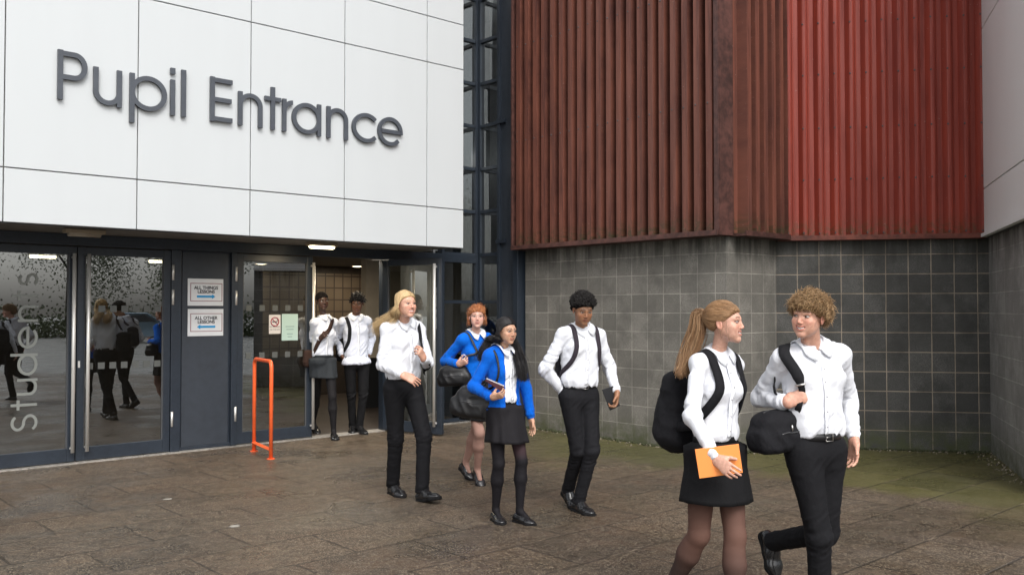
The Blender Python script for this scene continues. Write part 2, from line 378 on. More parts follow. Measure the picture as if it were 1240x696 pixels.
# pale panels at the far right
pp = empty('panel_wall', W5.p(1.2, 0, BH), 'pale smooth wall panels with diagonal seeming joints above the plain block wall at far right', 'wall')
pp['label'] = 'pale grey smooth wall panels above the plain block wall at the far right'
zs = [BH+.05, 2.97, 4.78, 7.5]
for i in range(3):
    mb = MB(); mb.box(W5, -.02 if i else -.02, 2.6, -.1, .06, zs[i]+.006, zs[i+1]-.006); bevel(mb.build('wall_panel', M['white2'], pp), .004)
mb = MB(); mb.box(W5, -.03, 2.6, -.12, .045, BH+.01, 7.5); mb.build('backing', M['gap'], pp)
mb = MB(); mb.box(W5, .0, 2.6, .046, .10, BH+.012, BH+.05); mb.build('trim', M['white2'], pp)
# ------------------------------------------------------------------ white fascia over the doors
fx = lambda px: FA.hit(px, 230, FD)[0]
sj = [fx(4)-1.9, fx(4), fx(166), fx(303), fx(417), fx(517), fx(561)]
zj = [2.40, 2.89, 4.70, 5.28, 7.1]
fas = empty('fascia', FA.p((sj[1]+sj[-1])/2, FD, 2.4), 'large white panelled fascia overhanging the entrance doors', 'fascia')
for i in range(len(sj)-1):
    for j in range(len(zj)-1):
        mb = MB(); g = .0055
        mb.box(FA, sj[i]+g, sj[i+1]-g*(i < len(sj)-2), FD-.03, FD, zj[j]+g*(j > 0), zj[j+1]-g); bevel(mb.build('facade_panel', M['white'], fas), .0025, 1)
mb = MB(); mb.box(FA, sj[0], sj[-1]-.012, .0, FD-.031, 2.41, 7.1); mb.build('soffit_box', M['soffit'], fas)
mb = MB(); mb.box(FA, sj[0], sj[-1]-.002, FD-.05, FD-.031, 2.39, 2.45); mb.build('soffit_trim', M['gap'], fas)
mb = MB(); mb.box(FA, sj[-1]-.011, sj[-1]-.001, .005, FD-.031, 2.42, 7.1); mb.build('end_panel', M['white'], fas)
# ------------------------------------------------------------------ lettering
def arc(cx, cy, r, a0, a1, n=22):
    return [(cx+r*math.cos(rad(a0+(a1-a0)*i/n)), cy+r*math.sin(rad(a0+(a1-a0)*i/n))) for i in range(n+1)]
XH = .775; R = XH/2
def glyph(ch):
    """centre lines in cap-height units (baseline 0, cap 1), stroke is added around them; returns strokes, nominal width"""
    h = .065
    if ch == 'P': return [[(h, 0), (h, 1)], [(h, 1-h), (.36, 1-h)]+arc(.36, .70, .235, 90, -90)+[(h, .465)]], .66
    if ch == 'E': return [[(h, 0), (h, 1)], [(h, 1-h), (.52, 1-h)], [(h, .5), (.5, .5)], [(h, h), (.52, h)]], .52
    if ch == 'u': return [[(h, XH), (h, .30)]+arc(.30, .30, .235, 180, 360)[1:-1]+[(.535, .30), (.535, XH)], [(.535, 0), (.535, .35)]], .6
    if ch == 'n': return [[(h, 0), (h, XH)], [(h, .45)]+arc(.30, .475, .235, 180, 0)+[(.535, 0)]], .6
    if ch == 'p': return [[(h, -.27), (h, XH)], arc(.387, R, R-h, 0, 360, 40)], .71
    if ch == 'd': return [[(.645, 0), (.645, 1.03)], arc(.322, R, R-h, 0, 360, 40)], .71
    if ch == 'a': return [[(.645, 0), (.645, XH)], arc(.322, R, R-h, 0, 360, 40)], .71
    if ch == 'i': return [[(h, 0), (h, XH)], [(h, .90), (h, 1.03)]], .13
    if ch == 'l': return [[(h, 0), (h, 1.03)]], .13
    if ch == 't': return [[(.17, 0), (.17, 1.0)], [(0, .72), (.34, .72)]], .34
    if ch == 'r': return [[(h, 0), (h, XH)], [(h, .42)]+arc(.30, .475, .235, 180, 90)[0:]], .33
    if ch == 'c': return [arc(.387, R, R-h, 42, 318, 34)], .66
    if ch == 'e': return [[(.09, R)]+[(.70, R)]+arc(.387, R, R-h, 0, 318, 36)], .76
    if ch == 's': return [arc(.25, .565, .15, 30, 270, 18)+arc(.25, .235, .175, 90, -150, 18)], .5
    if ch == 'S': return [arc(.30, .72, .215, 25, 270, 20)+arc(.30, .27, .235, 90, -155, 20)], .6
def stroke_poly(pts, w):
    P = [np.array(p, float) for p in pts]; L = []; Rr = []
    for i in range(len(P)):
        a = P[max(i-1, 0)]; b = P[min(i+1, len(P)-1)]
        if 0 < i < len(P)-1:
            t1 = (P[i]-a)/max(1e-9, np.linalg.norm(P[i]-a)); t2 = (b-P[i])/max(1e-9, np.linalg.norm(b-P[i])); t = t1+t2
            nn = np.linalg.norm(t); t = t/nn; k = 1/max(.5, nn/2)
        else: t = (b-a)/np.linalg.norm(b-a); k = 1
        nrm = np.array([-t[1], t[0]])*w/2*k; L.append(P[i]+nrm); Rr.append(P[i]-nrm)
    return L, Rr
def letter(ch, P, name, mt, parent, s0, s1, z, cap, stroke, depth, vertical=False):
    st, wd = glyph(ch); mb = MB(); k = (s1-s0)/wd; j = 0
    for pts in st:
        # stroke widths are true metres
        pm = [(s0+x*k, z+y*cap) for x, y in pts]; pm = [p for i, p in enumerate(pm) if i == 0 or math.dist(p, pm[i-1]) > 1e-4]
        L, Rr = stroke_poly(pm, stroke); n = len(L); e = .0009*j; j += 1
        V = [P(q[0], 0, q[1]) for q in L]+[P(q[0], 0, q[1]) for q in Rr]+[P(q[0], depth+e, q[1]) for q in L]+[P(q[0], depth+e, q[1]) for q in Rr]
        Fc = []
        for i in range(n-1):
            Fc += [(2*n+i, 2*n+i+1, 3*n+i+1, 3*n+i), (i, n+i, n+i+1, i+1), (i, i+1, 2*n+i+1, 2*n+i), (n+i, 3*n+i, 3*n+i+1, n+i+1)]
        Fc += [(0, 2*n, 3*n, n), (n-1, 2*n-1, 4*n-1, 3*n-1)]
        mb.add(V, Fc)
    return mb.build(name, mt, parent)
sgn = empty('sign_lettering', FA.p(fx(280), FD, 3.56), 'raised dark grey letters reading Pupil Entrance on the white fascia', 'sign')
LP = [('P', 69, 106), ('u', 112, 148.5), ('p', 156, 199.5), ('i', 206, 212.5), ('l', 219, 226), ('E', 254, 281.5), ('n', 288, 319), ('t', 321, 340.5), ('r', 342, 356), ('a', 356.5, 390), ('n', 395.5, 422.5), ('c', 426, 456.5), ('e', 457.5, 488)]
for ch, a, b in LP:
    s0 = FA.hit(a, 140, FD+.04)[0]; s1 = FA.hit(b, 140, FD+.04)[0]
    letter(ch, lambda s, d, z: FA.p(s, FD+.012+d, z), 'letter', M['letter'], sgn, s0, s1, 3.565, .465, .046, .030)
# ------------------------------------------------------------------ door front
DZ = 2.40
ent = empty('entrance_front', FA.p(sx(250), 0, 0), 'navy steel framework of the entrance screen round the glass doors, with its solid panel', 'door frame')
def fbox(name, px0, px1, z0, z1, d0=-.06, d1=.03, mt='navy', parent=None, py=430, bev=True):
    mb = MB(); mb.box(FA, sx(px0, py), sx(px1, py), d0, d1, z0, z1)
    o = mb.build(name, M[mt], parent or ent)
    if bev: bevel(o, .004)
    return o
SL = sx(0)-2.2
mb = MB(); mb.box(FA, SL, sx(579)-.03, -.08, .035, 2.285, DZ+.008); bevel(mb.build('head_beam', M['navy'], ent), .004)
mb = MB(); mb.box(FA, SL, sx(579)-.03, -.10, .09, 0, .012); mb.build('threshold', speck(mat('threshold_metal', (.33, .31, .28), .5, .3), 20, .4), ent)
fbox('post', 205.5, 217, .012, 2.285, d1=.04); fbox('post', 278.5, 285, .012, 2.285, d1=.04)
fbox('post', 461.5, 466.5, .012, 2.285); fbox('post', 529, 533.5, .012, 2.285)
fbox('solid_panel', 219.5, 276, .05, 2.27, d1=.012, mt='navy2'); fbox('panel_surround', 217, 278.5, .012, 2.285, d0=-.05, d1=-.002)
fbox('lower_rail', 217, 278.5, .012, .05, d1=.022)
def leaf(name, label, P, w, z0=.02, z1=2.275, st=.075, bot=.14, top=.085, left=None, right=None, th=.05):
    """P(s, d, z) local door frame, s from 0 to w"""
    class L: pass
    fr = L(); fr.p = P
    root = empty(name, P(w/2, 0, 0), label, 'door')
    lf = left or st; rt = right or st
    mb = MB(); mb.box(fr, 0, lf, -th/2, th/2, z0, z1); mb.box(fr, w-rt, w, -th/2, th/2, z0, z1)
    mb.box(fr, lf, w-rt, -th/2+.002, th/2-.002, z0, z0+bot); mb.box(fr, lf, w-rt, -th/2+.002, th/2-.002, z1-top, z1)
    bevel(mb.build('door_frame', M['navy'], root), .004)
    mb = MB(); mb.quad([P(lf, 0, z0+bot), P(w-rt, 0, z0+bot), P(w-rt, 0, z1-top), P(lf, 0, z1-top)]); mb.build('pane', M['glass'], root)
    mb = MB(); e = .012
    for a, b, c, d in ((lf, lf+e, z0+bot, z1-top), (w-rt-e, w-rt, z0+bot, z1-top)): mb.box(fr, a, b, -.012, .012, c, d)
    mb.build('glazing_bead', M['gap'], root)
    return root, lf, w-rt
def pull(root, P, s, z0=.12, z1=2.2, d=.085, r=.019, bothsides=False):
    mb = MB()
    for q in ((1, -1) if bothsides else (1,)):
        mb.tube([P(s, q*d, z0), P(s, q*d, z1)], r, 14)
        for z in (z0+.04, z1-.04): mb.tube([P(s, q*.02, z), P(s, q*(d-r*.5), z)], r*.8, 10)
    mb.build('pull_handle', M['steel'], root, True)
def hinges(root, P, s):
    mb = MB()
    for z in (.38, 1.75, 2.03): mb.tube([P(s, .04, z-.085), P(s, .04, z+.085)], .014, 8)
    mb.build('hinges', M['steel'], root, True)
def dots(root, P, a, b, zz=(1.62, 1.01), n=7, e=.035):
    for z in zz:
        mb = MB()
        for i in range(n):
            s = a+(b-a)*(i+.5)/n; mb.quad([P(s-e, .004, z-e), P(s+e, .004, z-e), P(s+e, .004, z+e), P(s-e, .004, z+e)])
        mb.build('manifestation_dots', M['dot'], root)
# leaf A (far left, with etched word)
a0, a1 = sx(0)-.14, sx(91)
PA = lambda s, d, z: FA.p(a0+s, d, z)
rA, l0, l1 = leaf('glass_door', 'glass door at the far left with the etched upright word Students', PA, a1-a0)
pull(rA, PA, sx(86)-a0)
zz = [(519, 479, 'S'), (472, 456, 't'), (449, 422, 'u'), (418, 386, 'd'), (383, 353, 'e'), (348, 322, 'n')]
SW = empty('window_lettering', FA.p(sx(25), 0, .6), 'pale etched upright word Students on the far left glass door', 'lettering')
SW['label'] = 'pale vinyl word Students running upwards on the far left glass door'
sL, sR = sx(46), sx(6)     # letters lie on their side: baseline to the right, tops to the left
def zof(y): return FA.hit(26, y, .01)[1]
seq = [('S', 521, 482), ('t', 476, 458), ('u', 452, 424), ('d', 419, 388), ('e', 384, 354), ('n', 349, 326), ('t', 323, 313), ('s', 310, 290)]
bs = sx(45.5); capm = sx(45.5)-sx(8)
seq = [('S', 523, 490), ('t', 484, 466), ('u', 458, 432), ('d', 425, 391), ('e', 387, 354), ('n', 348, 322)]
seq = [('S', 524, 492), ('t', 487, 471), ('u', 465, 439), ('d', 432, 402), ('e', 396, 365), ('n', 359, 333), ('t', 329, 319+0), ('s', 354, 330)]
# spread evenly between y=524 and y=329
wd = {'S': .6, 't': .34, 'u': .6, 'd': .71, 'e': .76, 'n': .6, 's': .5}; word = 'Students'; gap = .13
tot = sum(wd[c] for c in word)+gap*(len(word)-1); zb, zt = zof(523), zof(329); z = zb
for c in word:
    h = (zt-zb)*wd[c]/tot
    letter(c, lambda s, d, z_: FA.p(bs-z_, .006+d, s), 'letter', M['frost'], SW, z, z+h, 0, capm*.86, .028, .0015); z += h+(zt-zb)*gap/tot
# leaf B
b0, b1 = sx(92), sx(205)
PB = lambda s, d, z: FA.p(b0+s, d, z)
rB, l0, l1 = leaf('glass_door', 'closed glass door with long steel handle, left of the two notices', PB, b1-b0)
pull(rB, PB, sx(103.5)-b0); hinges(rB, PB, b1-b0+.02); dots(rB, PB, l0, l1)
mb = MB(); mb.box(type('q', (), {'p': staticmethod(PB)}), .012, .032, .026, .032, 1.0, 1.07); mb.build('keyhole_plate', M['steel'], rB)
# leaf C (closed, behind the orange hoop)
c0, c1 = sx(285.5), sx(377)
PC = lambda s, d, z: FA.p(c0+s, d, z)
rC, l0, l1 = leaf('glass_door', 'closed glass door with stuck notices, behind the orange hoop', PC, c1-c0)
pull(rC, PC, c1-c0-.02); hinges(rC, PC, -.02); dots(rC, PC, l0, l1, zz=(1.63, 1.06), n=5)
# leaf D standing open towards the yard
hD = FA.p(sx(461.5), .05, 0); eD = gnd(527, 527); dD = unit(eD-hD); wD = .96
nD = np.array([dD[1], -dD[0], 0]);
if (CAM-hD)@nD < 0: nD = -nD
PD = lambda s, d, z: hD+dD*(s+.01)+nD*d+np.array([0, 0, z])
rD, l0, l1 = leaf('glass_door', 'glass door standing open outwards behind the long haired blond boy', PD, wD)
pull(rD, PD, wD-.085, bothsides=True, d=.07); 
mb = MB(); mb.tube([PD(.1, -.03, 2.26), PD(.30, -.1, 2.27), FA.p(sx(450), .0, 2.27)], .008, 6); mb.build('closer_arm', M['steel'], rD)
# fixed glazing to the corner
e0, e1 = sx(533.5), sx(579)-.03
def screen(name, label, fr, s0, s1, zts, vert=(), glassm='cglass', m=.045, z1=7.1):
    root = empty(name, fr.p((s0+s1)/2, 0, 0), label, 'window')
    for s in (s0, s1-m):
        mb = MB(); mb.box(fr, s, s+m, -.07, .03, 0, z1); mb.build('mullion', M['navy'], root)
    for z in zts:
        mb = MB(); mb.box(fr, s0+m, s1-m, -.065, .022, z, z+m); mb.build('transom', M['navy'], root)
    zt = sorted(list(zts))+[z1]
    for i in range(len(zt)-1):
        j = random.uniform(-.003, .003); k = random.uniform(-.003, .003)
        mb = MB(); mb.quad([fr.p(s0+m, -.01+j, zt[i]+m), fr.p(s1-m, -.01-j, zt[i]+m), fr.p(s1-m, -.01-j+k, zt[i+1]), fr.p(s0+m, -.01+j+k, zt[i+1])]); mb.build('pane', M[glassm], root)
    return root
ztr = [0.02, 1.70]+[2.385+.625*i for i in range(8)]
screen('glazed_screen', 'tall dark glazed strip between the white fascia and the inner corner', FA, e0, e1, ztr)
screen('glazed_screen', 'tall dark glazed strip beside the navy steel column', W1, .03, W1.hit(606, 430)[0], ztr)
cpost = MB(); cpost.box(FA, sx(579)-.03, sx(579)+.04, -.12, .03, 0, 7.1); tag(bevel(cpost.build('corner_post', M['navy']), .004), 'slim navy post at the inner corner of the glazed screen', 'post')
# steel column
k0, k1 = W1.hit(606, 430)[0], W1.hit(634, 430)[0]
col_ = empty('steel_column', W1.p((k0+k1)/2, 0, 0), 'broad navy steel column between the glazed screen and the maroon cladding', 'column')
mb = MB(); mb.box(W1, k0, k0+.06, -.1, .07, 0, 7.4); mb.box(W1, k1-.10, k1, -.1, .11, 0, 7.4); bevel(mb.build('flange', M['navy'], col_), .005)
mb = MB(); mb.box(W1, k0+.06, k1-.1, -.1, .035, 0, 7.4); mb.build('web', M['navy2'], col_)
for z in (2.55, 4.25): 
    mb = MB(); mb.box(W1, k0-.01, k0+.17, .036, .085, z, z+.05); mb.build('bracket', M['navy'], col_)
# ------------------------------------------------------------------ lobby
def tile_mat():
    m = mat('lobby_tile', (.3, .27, .22), .35); t = NT(m); b = t.n('ShaderNodeTexBrick'); b.offset = 0
    t.set(b, 'Vector', t.uv()); t.set(b, 'Color1', (.17, .135, .10)); t.set(b, 'Color2', (.21, .17, .13)); t.set(b, 'Mortar', (.07, .055, .05))
    for k, v in (('Scale', 1.), ('Mortar Size', .012), ('Brick Width', .19), ('Row Height', .225)): b.inputs[k].default_value = v
    t.out('Base Color', b.outputs['Color']); return m
M['tile'] = tile_mat()
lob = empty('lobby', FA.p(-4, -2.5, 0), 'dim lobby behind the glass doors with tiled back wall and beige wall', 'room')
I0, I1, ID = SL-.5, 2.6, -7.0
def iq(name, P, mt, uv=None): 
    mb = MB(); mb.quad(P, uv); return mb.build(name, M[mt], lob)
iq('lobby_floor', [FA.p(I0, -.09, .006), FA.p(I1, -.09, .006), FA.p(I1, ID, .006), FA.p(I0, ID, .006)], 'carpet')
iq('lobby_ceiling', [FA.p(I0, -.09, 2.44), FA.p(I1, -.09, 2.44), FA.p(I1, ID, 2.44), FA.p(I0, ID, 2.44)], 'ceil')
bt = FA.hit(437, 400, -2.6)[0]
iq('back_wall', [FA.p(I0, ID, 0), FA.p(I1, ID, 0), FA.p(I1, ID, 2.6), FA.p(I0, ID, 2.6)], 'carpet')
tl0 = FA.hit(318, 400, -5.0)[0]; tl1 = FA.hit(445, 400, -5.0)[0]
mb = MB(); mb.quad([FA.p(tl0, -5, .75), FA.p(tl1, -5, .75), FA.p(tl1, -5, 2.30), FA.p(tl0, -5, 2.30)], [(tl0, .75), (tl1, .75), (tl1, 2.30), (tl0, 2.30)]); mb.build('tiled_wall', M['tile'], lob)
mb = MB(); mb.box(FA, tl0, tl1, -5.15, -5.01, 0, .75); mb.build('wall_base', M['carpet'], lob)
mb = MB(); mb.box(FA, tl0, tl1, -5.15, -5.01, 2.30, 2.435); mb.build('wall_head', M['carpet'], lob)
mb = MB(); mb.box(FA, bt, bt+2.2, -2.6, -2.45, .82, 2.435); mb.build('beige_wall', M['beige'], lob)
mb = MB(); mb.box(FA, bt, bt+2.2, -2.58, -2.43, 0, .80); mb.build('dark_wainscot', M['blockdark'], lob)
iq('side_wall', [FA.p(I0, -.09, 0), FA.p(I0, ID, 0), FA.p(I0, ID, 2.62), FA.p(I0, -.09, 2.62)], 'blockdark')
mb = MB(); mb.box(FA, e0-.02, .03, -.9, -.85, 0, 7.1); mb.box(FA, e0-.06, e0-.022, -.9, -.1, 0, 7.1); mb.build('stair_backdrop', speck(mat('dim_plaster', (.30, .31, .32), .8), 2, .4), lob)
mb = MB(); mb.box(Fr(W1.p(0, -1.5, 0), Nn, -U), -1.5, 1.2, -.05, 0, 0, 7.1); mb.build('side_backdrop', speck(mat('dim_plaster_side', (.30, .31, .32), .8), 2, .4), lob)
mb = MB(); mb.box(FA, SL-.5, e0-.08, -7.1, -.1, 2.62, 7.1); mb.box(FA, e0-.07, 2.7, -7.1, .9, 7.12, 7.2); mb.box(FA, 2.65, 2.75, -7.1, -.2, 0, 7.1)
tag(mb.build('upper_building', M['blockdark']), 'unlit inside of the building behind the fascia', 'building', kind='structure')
# recessed lobby lamps
def lamp_at(px, py, z=2.43, rr=.11, long=None):
    r = ray(px, py); P = CAM+r*((z-CAMH)/r[2]); root = empty('ceiling_lamp', P, '', 'ceiling lamp')
    mb = MB()
    if long: mb.tube([P-U*long, P+U*long], .035, 8)
    else: mb.ell(P, (rr, rr, .02), 8)
    mb.build('diffuser', M['lamp'], root, True)
    mb = MB(); th = np.linspace(0, 2*math.pi, 25); k = (1.25, 1.25)
    if not long: mb.tube([P+np.array([math.cos(a)*rr*1.08, math.sin(a)*rr*1.08, .002]) for a in th], .014, 6, False); mb.build('rim', M['steel'], root, True)
    return root
for px, py, lab, lg in ((433, 322, 'round lit lamp in the lobby ceiling above the two pupils in the doorway', None), (316, 319, 'lit lamp seen through the closed door behind the orange hoop', None), (52, 310, 'lit strip lamp seen through the far left glass door', .18), (194, 316, 'lit strip lamp seen through the door left of the notices', .18), (112, 323, 'small lit lamp deep inside, beside the long steel handles', None)):
    o = lamp_at(px, py, long=lg) ; o['label'] = lab; o['group'] = 'lobby ceiling lamps'
for px, py, e_ in ((433, 322, 9), (316, 319, 4), (194, 316, 2.5), (52, 310, 2.5), (440, 303, 16)):  # last entry is an added fill by the doorway, with no fitting there
    r = ray(px, py); P_ = CAM+r*((2.41-CAMH)/r[2]); l_ = bpy.data.lights.new('lobby_lamp_and_fill', 'AREA'); l_.size = .35; l_.energy = e_; l_.color = (1, .84, .62)
    o_ = bpy.data.objects.new('lobby_lamp_and_fill', l_); C.objects.link(o_); o_.location = P_
for z_, e_ in ((6.6, 9), (3.9, 5)):  # unseen fill lights, added to brighten the backdrop behind the corner glazing
    l_ = bpy.data.lights.new('stair_fill', 'POINT'); l_.shadow_soft_size = .12; l_.energy = e_; l_.color = (1, .95, .88); o_ = bpy.data.objects.new('stair_fill', l_); C.objects.link(o_); o_.location = FA.p(-.35, -.5, z_)
# bulkhead lights under the soffit
def bulk(px, lit, label):
    s, _ = FA.hit(px, 292, FD*.62); root = empty('bulkhead_light', FA.p(s, FD*.6, 2.41), label, 'wall light', 'bulkhead lights under the soffit')
    mb = MB(); mb.box(FA, s-.19, s+.19, FD*.6-.06, FD*.6+.06, 2.365, 2.405); bevel(mb.build('housing', mat('fixture', (.28, .23, .16), .5), root), .008)
    if lit:
        l_ = bpy.data.lights.new('bulkhead_lamp', 'AREA'); l_.size = .25; l_.energy = 7; l_.color = (1, .82, .55); o_ = bpy.data.objects.new('bulkhead_lamp', l_); C.objects.link(o_); o_.location = FA.p(s, FD*.6, 2.30)
    mb = MB(); mb.tube([FA.p(s-.15, FD*.6, 2.362), FA.p(s+.15, FD*.6, 2.362)], .03, 10, ry=.045); mb.build('diffuser', M['lamp'] if lit else mat('dull_diffuser', (.3, .26, .2), .4), root, True)
bulk(391, True, 'lit bulkhead light under the soffit above the open doorway'); bulk(103, False, 'unlit bulkhead light under the soffit above the left double doors')
# ------------------------------------------------------------------ notices
def text(s, P, su, zc, size, mt, parent, name='lettering', align='CENTER', bold=0):
    cu = bpy.data.curves.new(name, 'FONT'); cu.body = s; cu.size = size; cu.align_x = align; cu.align_y = 'CENTER'; cu.offset = bold; cu.extrude = .0006
    o = bpy.data.objects.new(name, cu); C.objects.link(o); cu.materials.append(mt)
    p = P(su, 0, zc); X = unit(P(su+1, 0, zc)-p); Z = np.array([0, 0, 1.]); Y = np.cross(Z, X)
    m = Matrix(((X[0], Z[0], -Y[0], p[0]), (X[1], Z[1], -Y[1], p[1]), (X[2], Z[2], -Y[2], p[2]), (0, 0, 0, 1)))
    bpy.context.view_layer.update(); me = bpy.data.meshes.new_from_object(o); me.transform(Matrix.Translation(-Vector(parent.location)) @ m)
    bpy.data.objects.remove(o); o = bpy.data.objects.new(name, me); C.objects.link(o); o.parent = parent
    return o
M['ink'] = mat('black_ink', (.02, .02, .025), .6); M['blue'] = mat('blue_ink', (.01, .27, .58), .5); M['paper'] = speck(mat('paper', (.66, .68, .70), .35), 8, .04); M['redink'] = mat('red_ink', (.35, .03, .05), .6)
M['dullred'] = mat('dull_border', (.26, .12, .14), .6)
def notice(y0, y1, lines, arrow, label):
    s0, z1 = FA.hit(228, y0, .03); s1 = FA.hit(271, y0, .03)[0]; z0 = FA.hit(228, y1, .03)[1]
    root = empty('paper_notice', FA.p((s0+s1)/2, .03, z0), label, 'notice', 'laminated notices on the navy panel')
    q = lambda d0, d1, a, b, c, d, n, mt: (lambda mb: (mb.box(FA, a, b, d0, d1, c, d), mb.build(n, mt, root)))(MB())
    q(.013, .018, s0, s1, z0, z1, 'sheet', M['paper'])
    w_, h_ = s1-s0, z1-z0
    mb = MB(); e = .008; A, B, c, d = s0+.03, s1-.012, z0+.05, z1-.05
    for x in ((A, B, c, c+e), (A, B, d-e, d), (A, A+e, c, d), (B-e, B, c, d)): mb.box(FA, x[0], x[1], .0185, .0195, x[2], x[3])
    mb.build('border', M['dullred'], root)
    P = lambda s, d_, z: FA.p(s, .0205+d_, z); m_ = (s0+s1)/2+.005
    text(lines[0], P, m_, z1-.105, .052, M['ink'], root, bold=.0012); text(lines[1], P, m_, z1-.150, .052, M['ink'], root, bold=.0012)
    za = z1-.205; a = .11; mb = MB(); mb.box(FA, m_-a+(.03 if arrow < 0 else 0), m_+a-(.03 if arrow > 0 else 0), .0185, .0205, za-.012, za+.012)
    tx = m_+arrow*a; V = [FA.p(tx, .0212, za), FA.p(tx-arrow*.04, .0212, za+.027), FA.p(tx-arrow*.04, .0212, za-.027)]; mb.add(V, [(0, 1, 2)])
    mb.build('arrow', M['blue'], root)
notice(337, 370, ('ALL THINGS', 'LESSONS'), 1, 'upper white laminated notice with blue arrow pointing right')
notice(374, 407, ('ALL OTHER', 'LESSONS'), -1, 'lower white laminated notice with blue arrow pointing left')
# no smoking notice
s0, z1 = FA.hit(326, 381, .01); s1 = FA.hit(340, 381, .01)[0]; z0 = FA.hit(333, 404, .01)[1]
root = empty('paper_notice', FA.p((s0+s1)/2, .01, z0), 'small no smoking notice stuck on the glass door', 'notice')
mb = MB(); mb.box(FA, s0, s1, .004, .007, z0, z1); mb.build('sheet', mat('paper_cream', (.62, .58, .54), .5), root)
mb = MB(); c = FA.p((s0+s1)/2, .009, z1-.085); rr = .052; zv = np.array([0, 0, 1.])
mb.tube([c+U*rr*math.cos(a)+zv*rr*math.sin(a) for a in np.linspace(0, 2*math.pi, 25)], .006, 6, False); mb.tube([c+(U*-1+zv)*rr*.68, c+(U-zv)*rr*.68], .005, 6)
mb.build('prohibition_ring', M['redink'], root, True)
mb = MB(); mb.tube([c-U*.034, c+U*.030], .0055, 6); mb.tube([c+U*.03, c+U*.034+zv*.03], .003, 5); mb.build('cigarette', M['ink'], root, True)
P = lambda s, d_, z: FA.p(s, .0075+d_, z); text('NO SMOKING', P, (s0+s1)/2, z0+.085, .022, M['ink'], root); text('ON THIS SITE', P, (s0+s1)/2, z0+.05, .022, M['ink'], root)
s0, z1 = FA.hit(341.5, 380, .01); s1 = FA.hit(361, 380, .01)[0]; z0 = FA.hit(350, 412, .01)[1]
root = empty('paper_notice', FA.p((s0+s1)/2, .01, z0), 'pale green notice with fine print stuck on the glass door', 'notice')
mb = MB(); mb.box(FA, s0, s1, .004, .007, z0, z1); mb.build('sheet', mat('paper_green', (.42, .56, .50), .5), root)
mb = MB()
for i in range(4): mb.box(FA, s0+.05+.01*i, s1-.05-.01*i, .0072, .0082, z1-.16-.035*i-(.02 if i > 1 else 0), z1-.152-.035*i-(.02 if i > 1 else 0))
mb.build('text_lines', mat('grey_ink', (.16, .24, .22), .6), root)
# ------------------------------------------------------------------ orange hoop
g1 = gnd(307.5, 546); g2 = gnd(328, 555.5); zt = 1.05; dv = unit(g2-g1); rc = .07
hp = empty('hoop_barrier', (g1+g2)/2, 'orange painted tubular hoop barrier standing before the glass doors', 'barrier')
pts = [g1]+[g1+np.array([0, 0, zt-rc])+dv*(rc-rc*math.cos(a))+np.array([0, 0, rc*math.sin(a)]) for a in np.linspace(0, math.pi/2, 7)]
pts += [g2+np.array([0, 0, zt-rc])-dv*(rc-rc*math.cos(a))+np.array([0, 0, rc*math.sin(a)]) for a in np.linspace(math.pi/2, 0, 7)]+[g2]
mb = MB(); mb.tube(pts, .0215, 12); mb.build('hoop', M['orange'], hp, True)
mb = MB(); mb.tube([g1+np.array([0, 0, .1]), g2+np.array([0, 0, .1])], .018, 4, ry=.03); mb.build('cross_rail', M['orange'], hp)
for g in (g1, g2):
    mb = MB(); mb.tube([g, g+np.array([0, 0, .008])], .045, 12); mb.build('base_plate', M['orange'], hp)
# ------------------------------------------------------------------ debris at wall foot
random.seed(5); mb = MB()
for fr, a, b, n in ((W1, 1.1, 4.3, 260), (W3, .0, 1., 60), (W4, 0, L4, 130), (W5, 0, 2, 90)):
    for i in range(n):
        d = abs(random.gauss(0, .09))+.01; s = random.uniform(a, b); r = random.uniform(.004, .014)
        mb.ell(fr.p(s, d, r*.35), (r, r*random.uniform(.6, 1.2), r*.6), 3)
dm = mat('grit', (.12, .1, .075), .8); t = NT(dm); t.out('Base Color', t.mix(t.ramp(t.noise(t.geo(), 60, 2), .42, .58), (.045, .035, .02), (.3, .26, .2)))
tag(mb.build('gravel', dm), 'grit and dead leaves along the foot of the block walls', 'debris', kind='stuff')
mb = MB()
for fr, a, b, n in ((W1, 1.05, 4.3, 500), (W3, .0, 1., 130), (W4, .4, L4, 160)):
    for i in range(n):
        d = abs(random.gauss(0, .035)); s = random.uniform(a, b); r = random.uniform(.008, .024)
        mb.ell(fr.p(s, d+.004, r*.3), (r, r, r*.8), 3)
mm_ = mat('moss', (.03, .034, .012), .95); tag(mb.build('moss', mm_, smooth=True), 'dark moss growing along the foot of the block walls', 'moss', kind='stuff')
# droppings / flecks on paving
random.seed(11)
for i, (px, py, k, lb) in enumerate(((203, 604, .035, 'white splat on the paving nearest the left doors'), (283, 637, .045, 'grey smear on the paving left of centre, towards the bottom edge'))):
    c = gnd(px, py, .002); mb = MB(); V = [c]+[c+np.array([math.cos(a), math.sin(a), 0])*k*random.uniform(.6, 1.3) for a in np.linspace(0, 2*math.pi, 15)[:-1]]
    mb.add([v+np.array([0, 0, .001]) for v in V], [(0, j, j % 14+1) for j in range(1, 15)]); mb.add([V[0]+np.array([0, 0, .004])]+V[1:], [(0, j, j % 14+1) for j in range(1, 15)])
    tag(mb.build('paving_stain', mat('dropping', (.30, .28, .24), .7)), lb, 'stain')
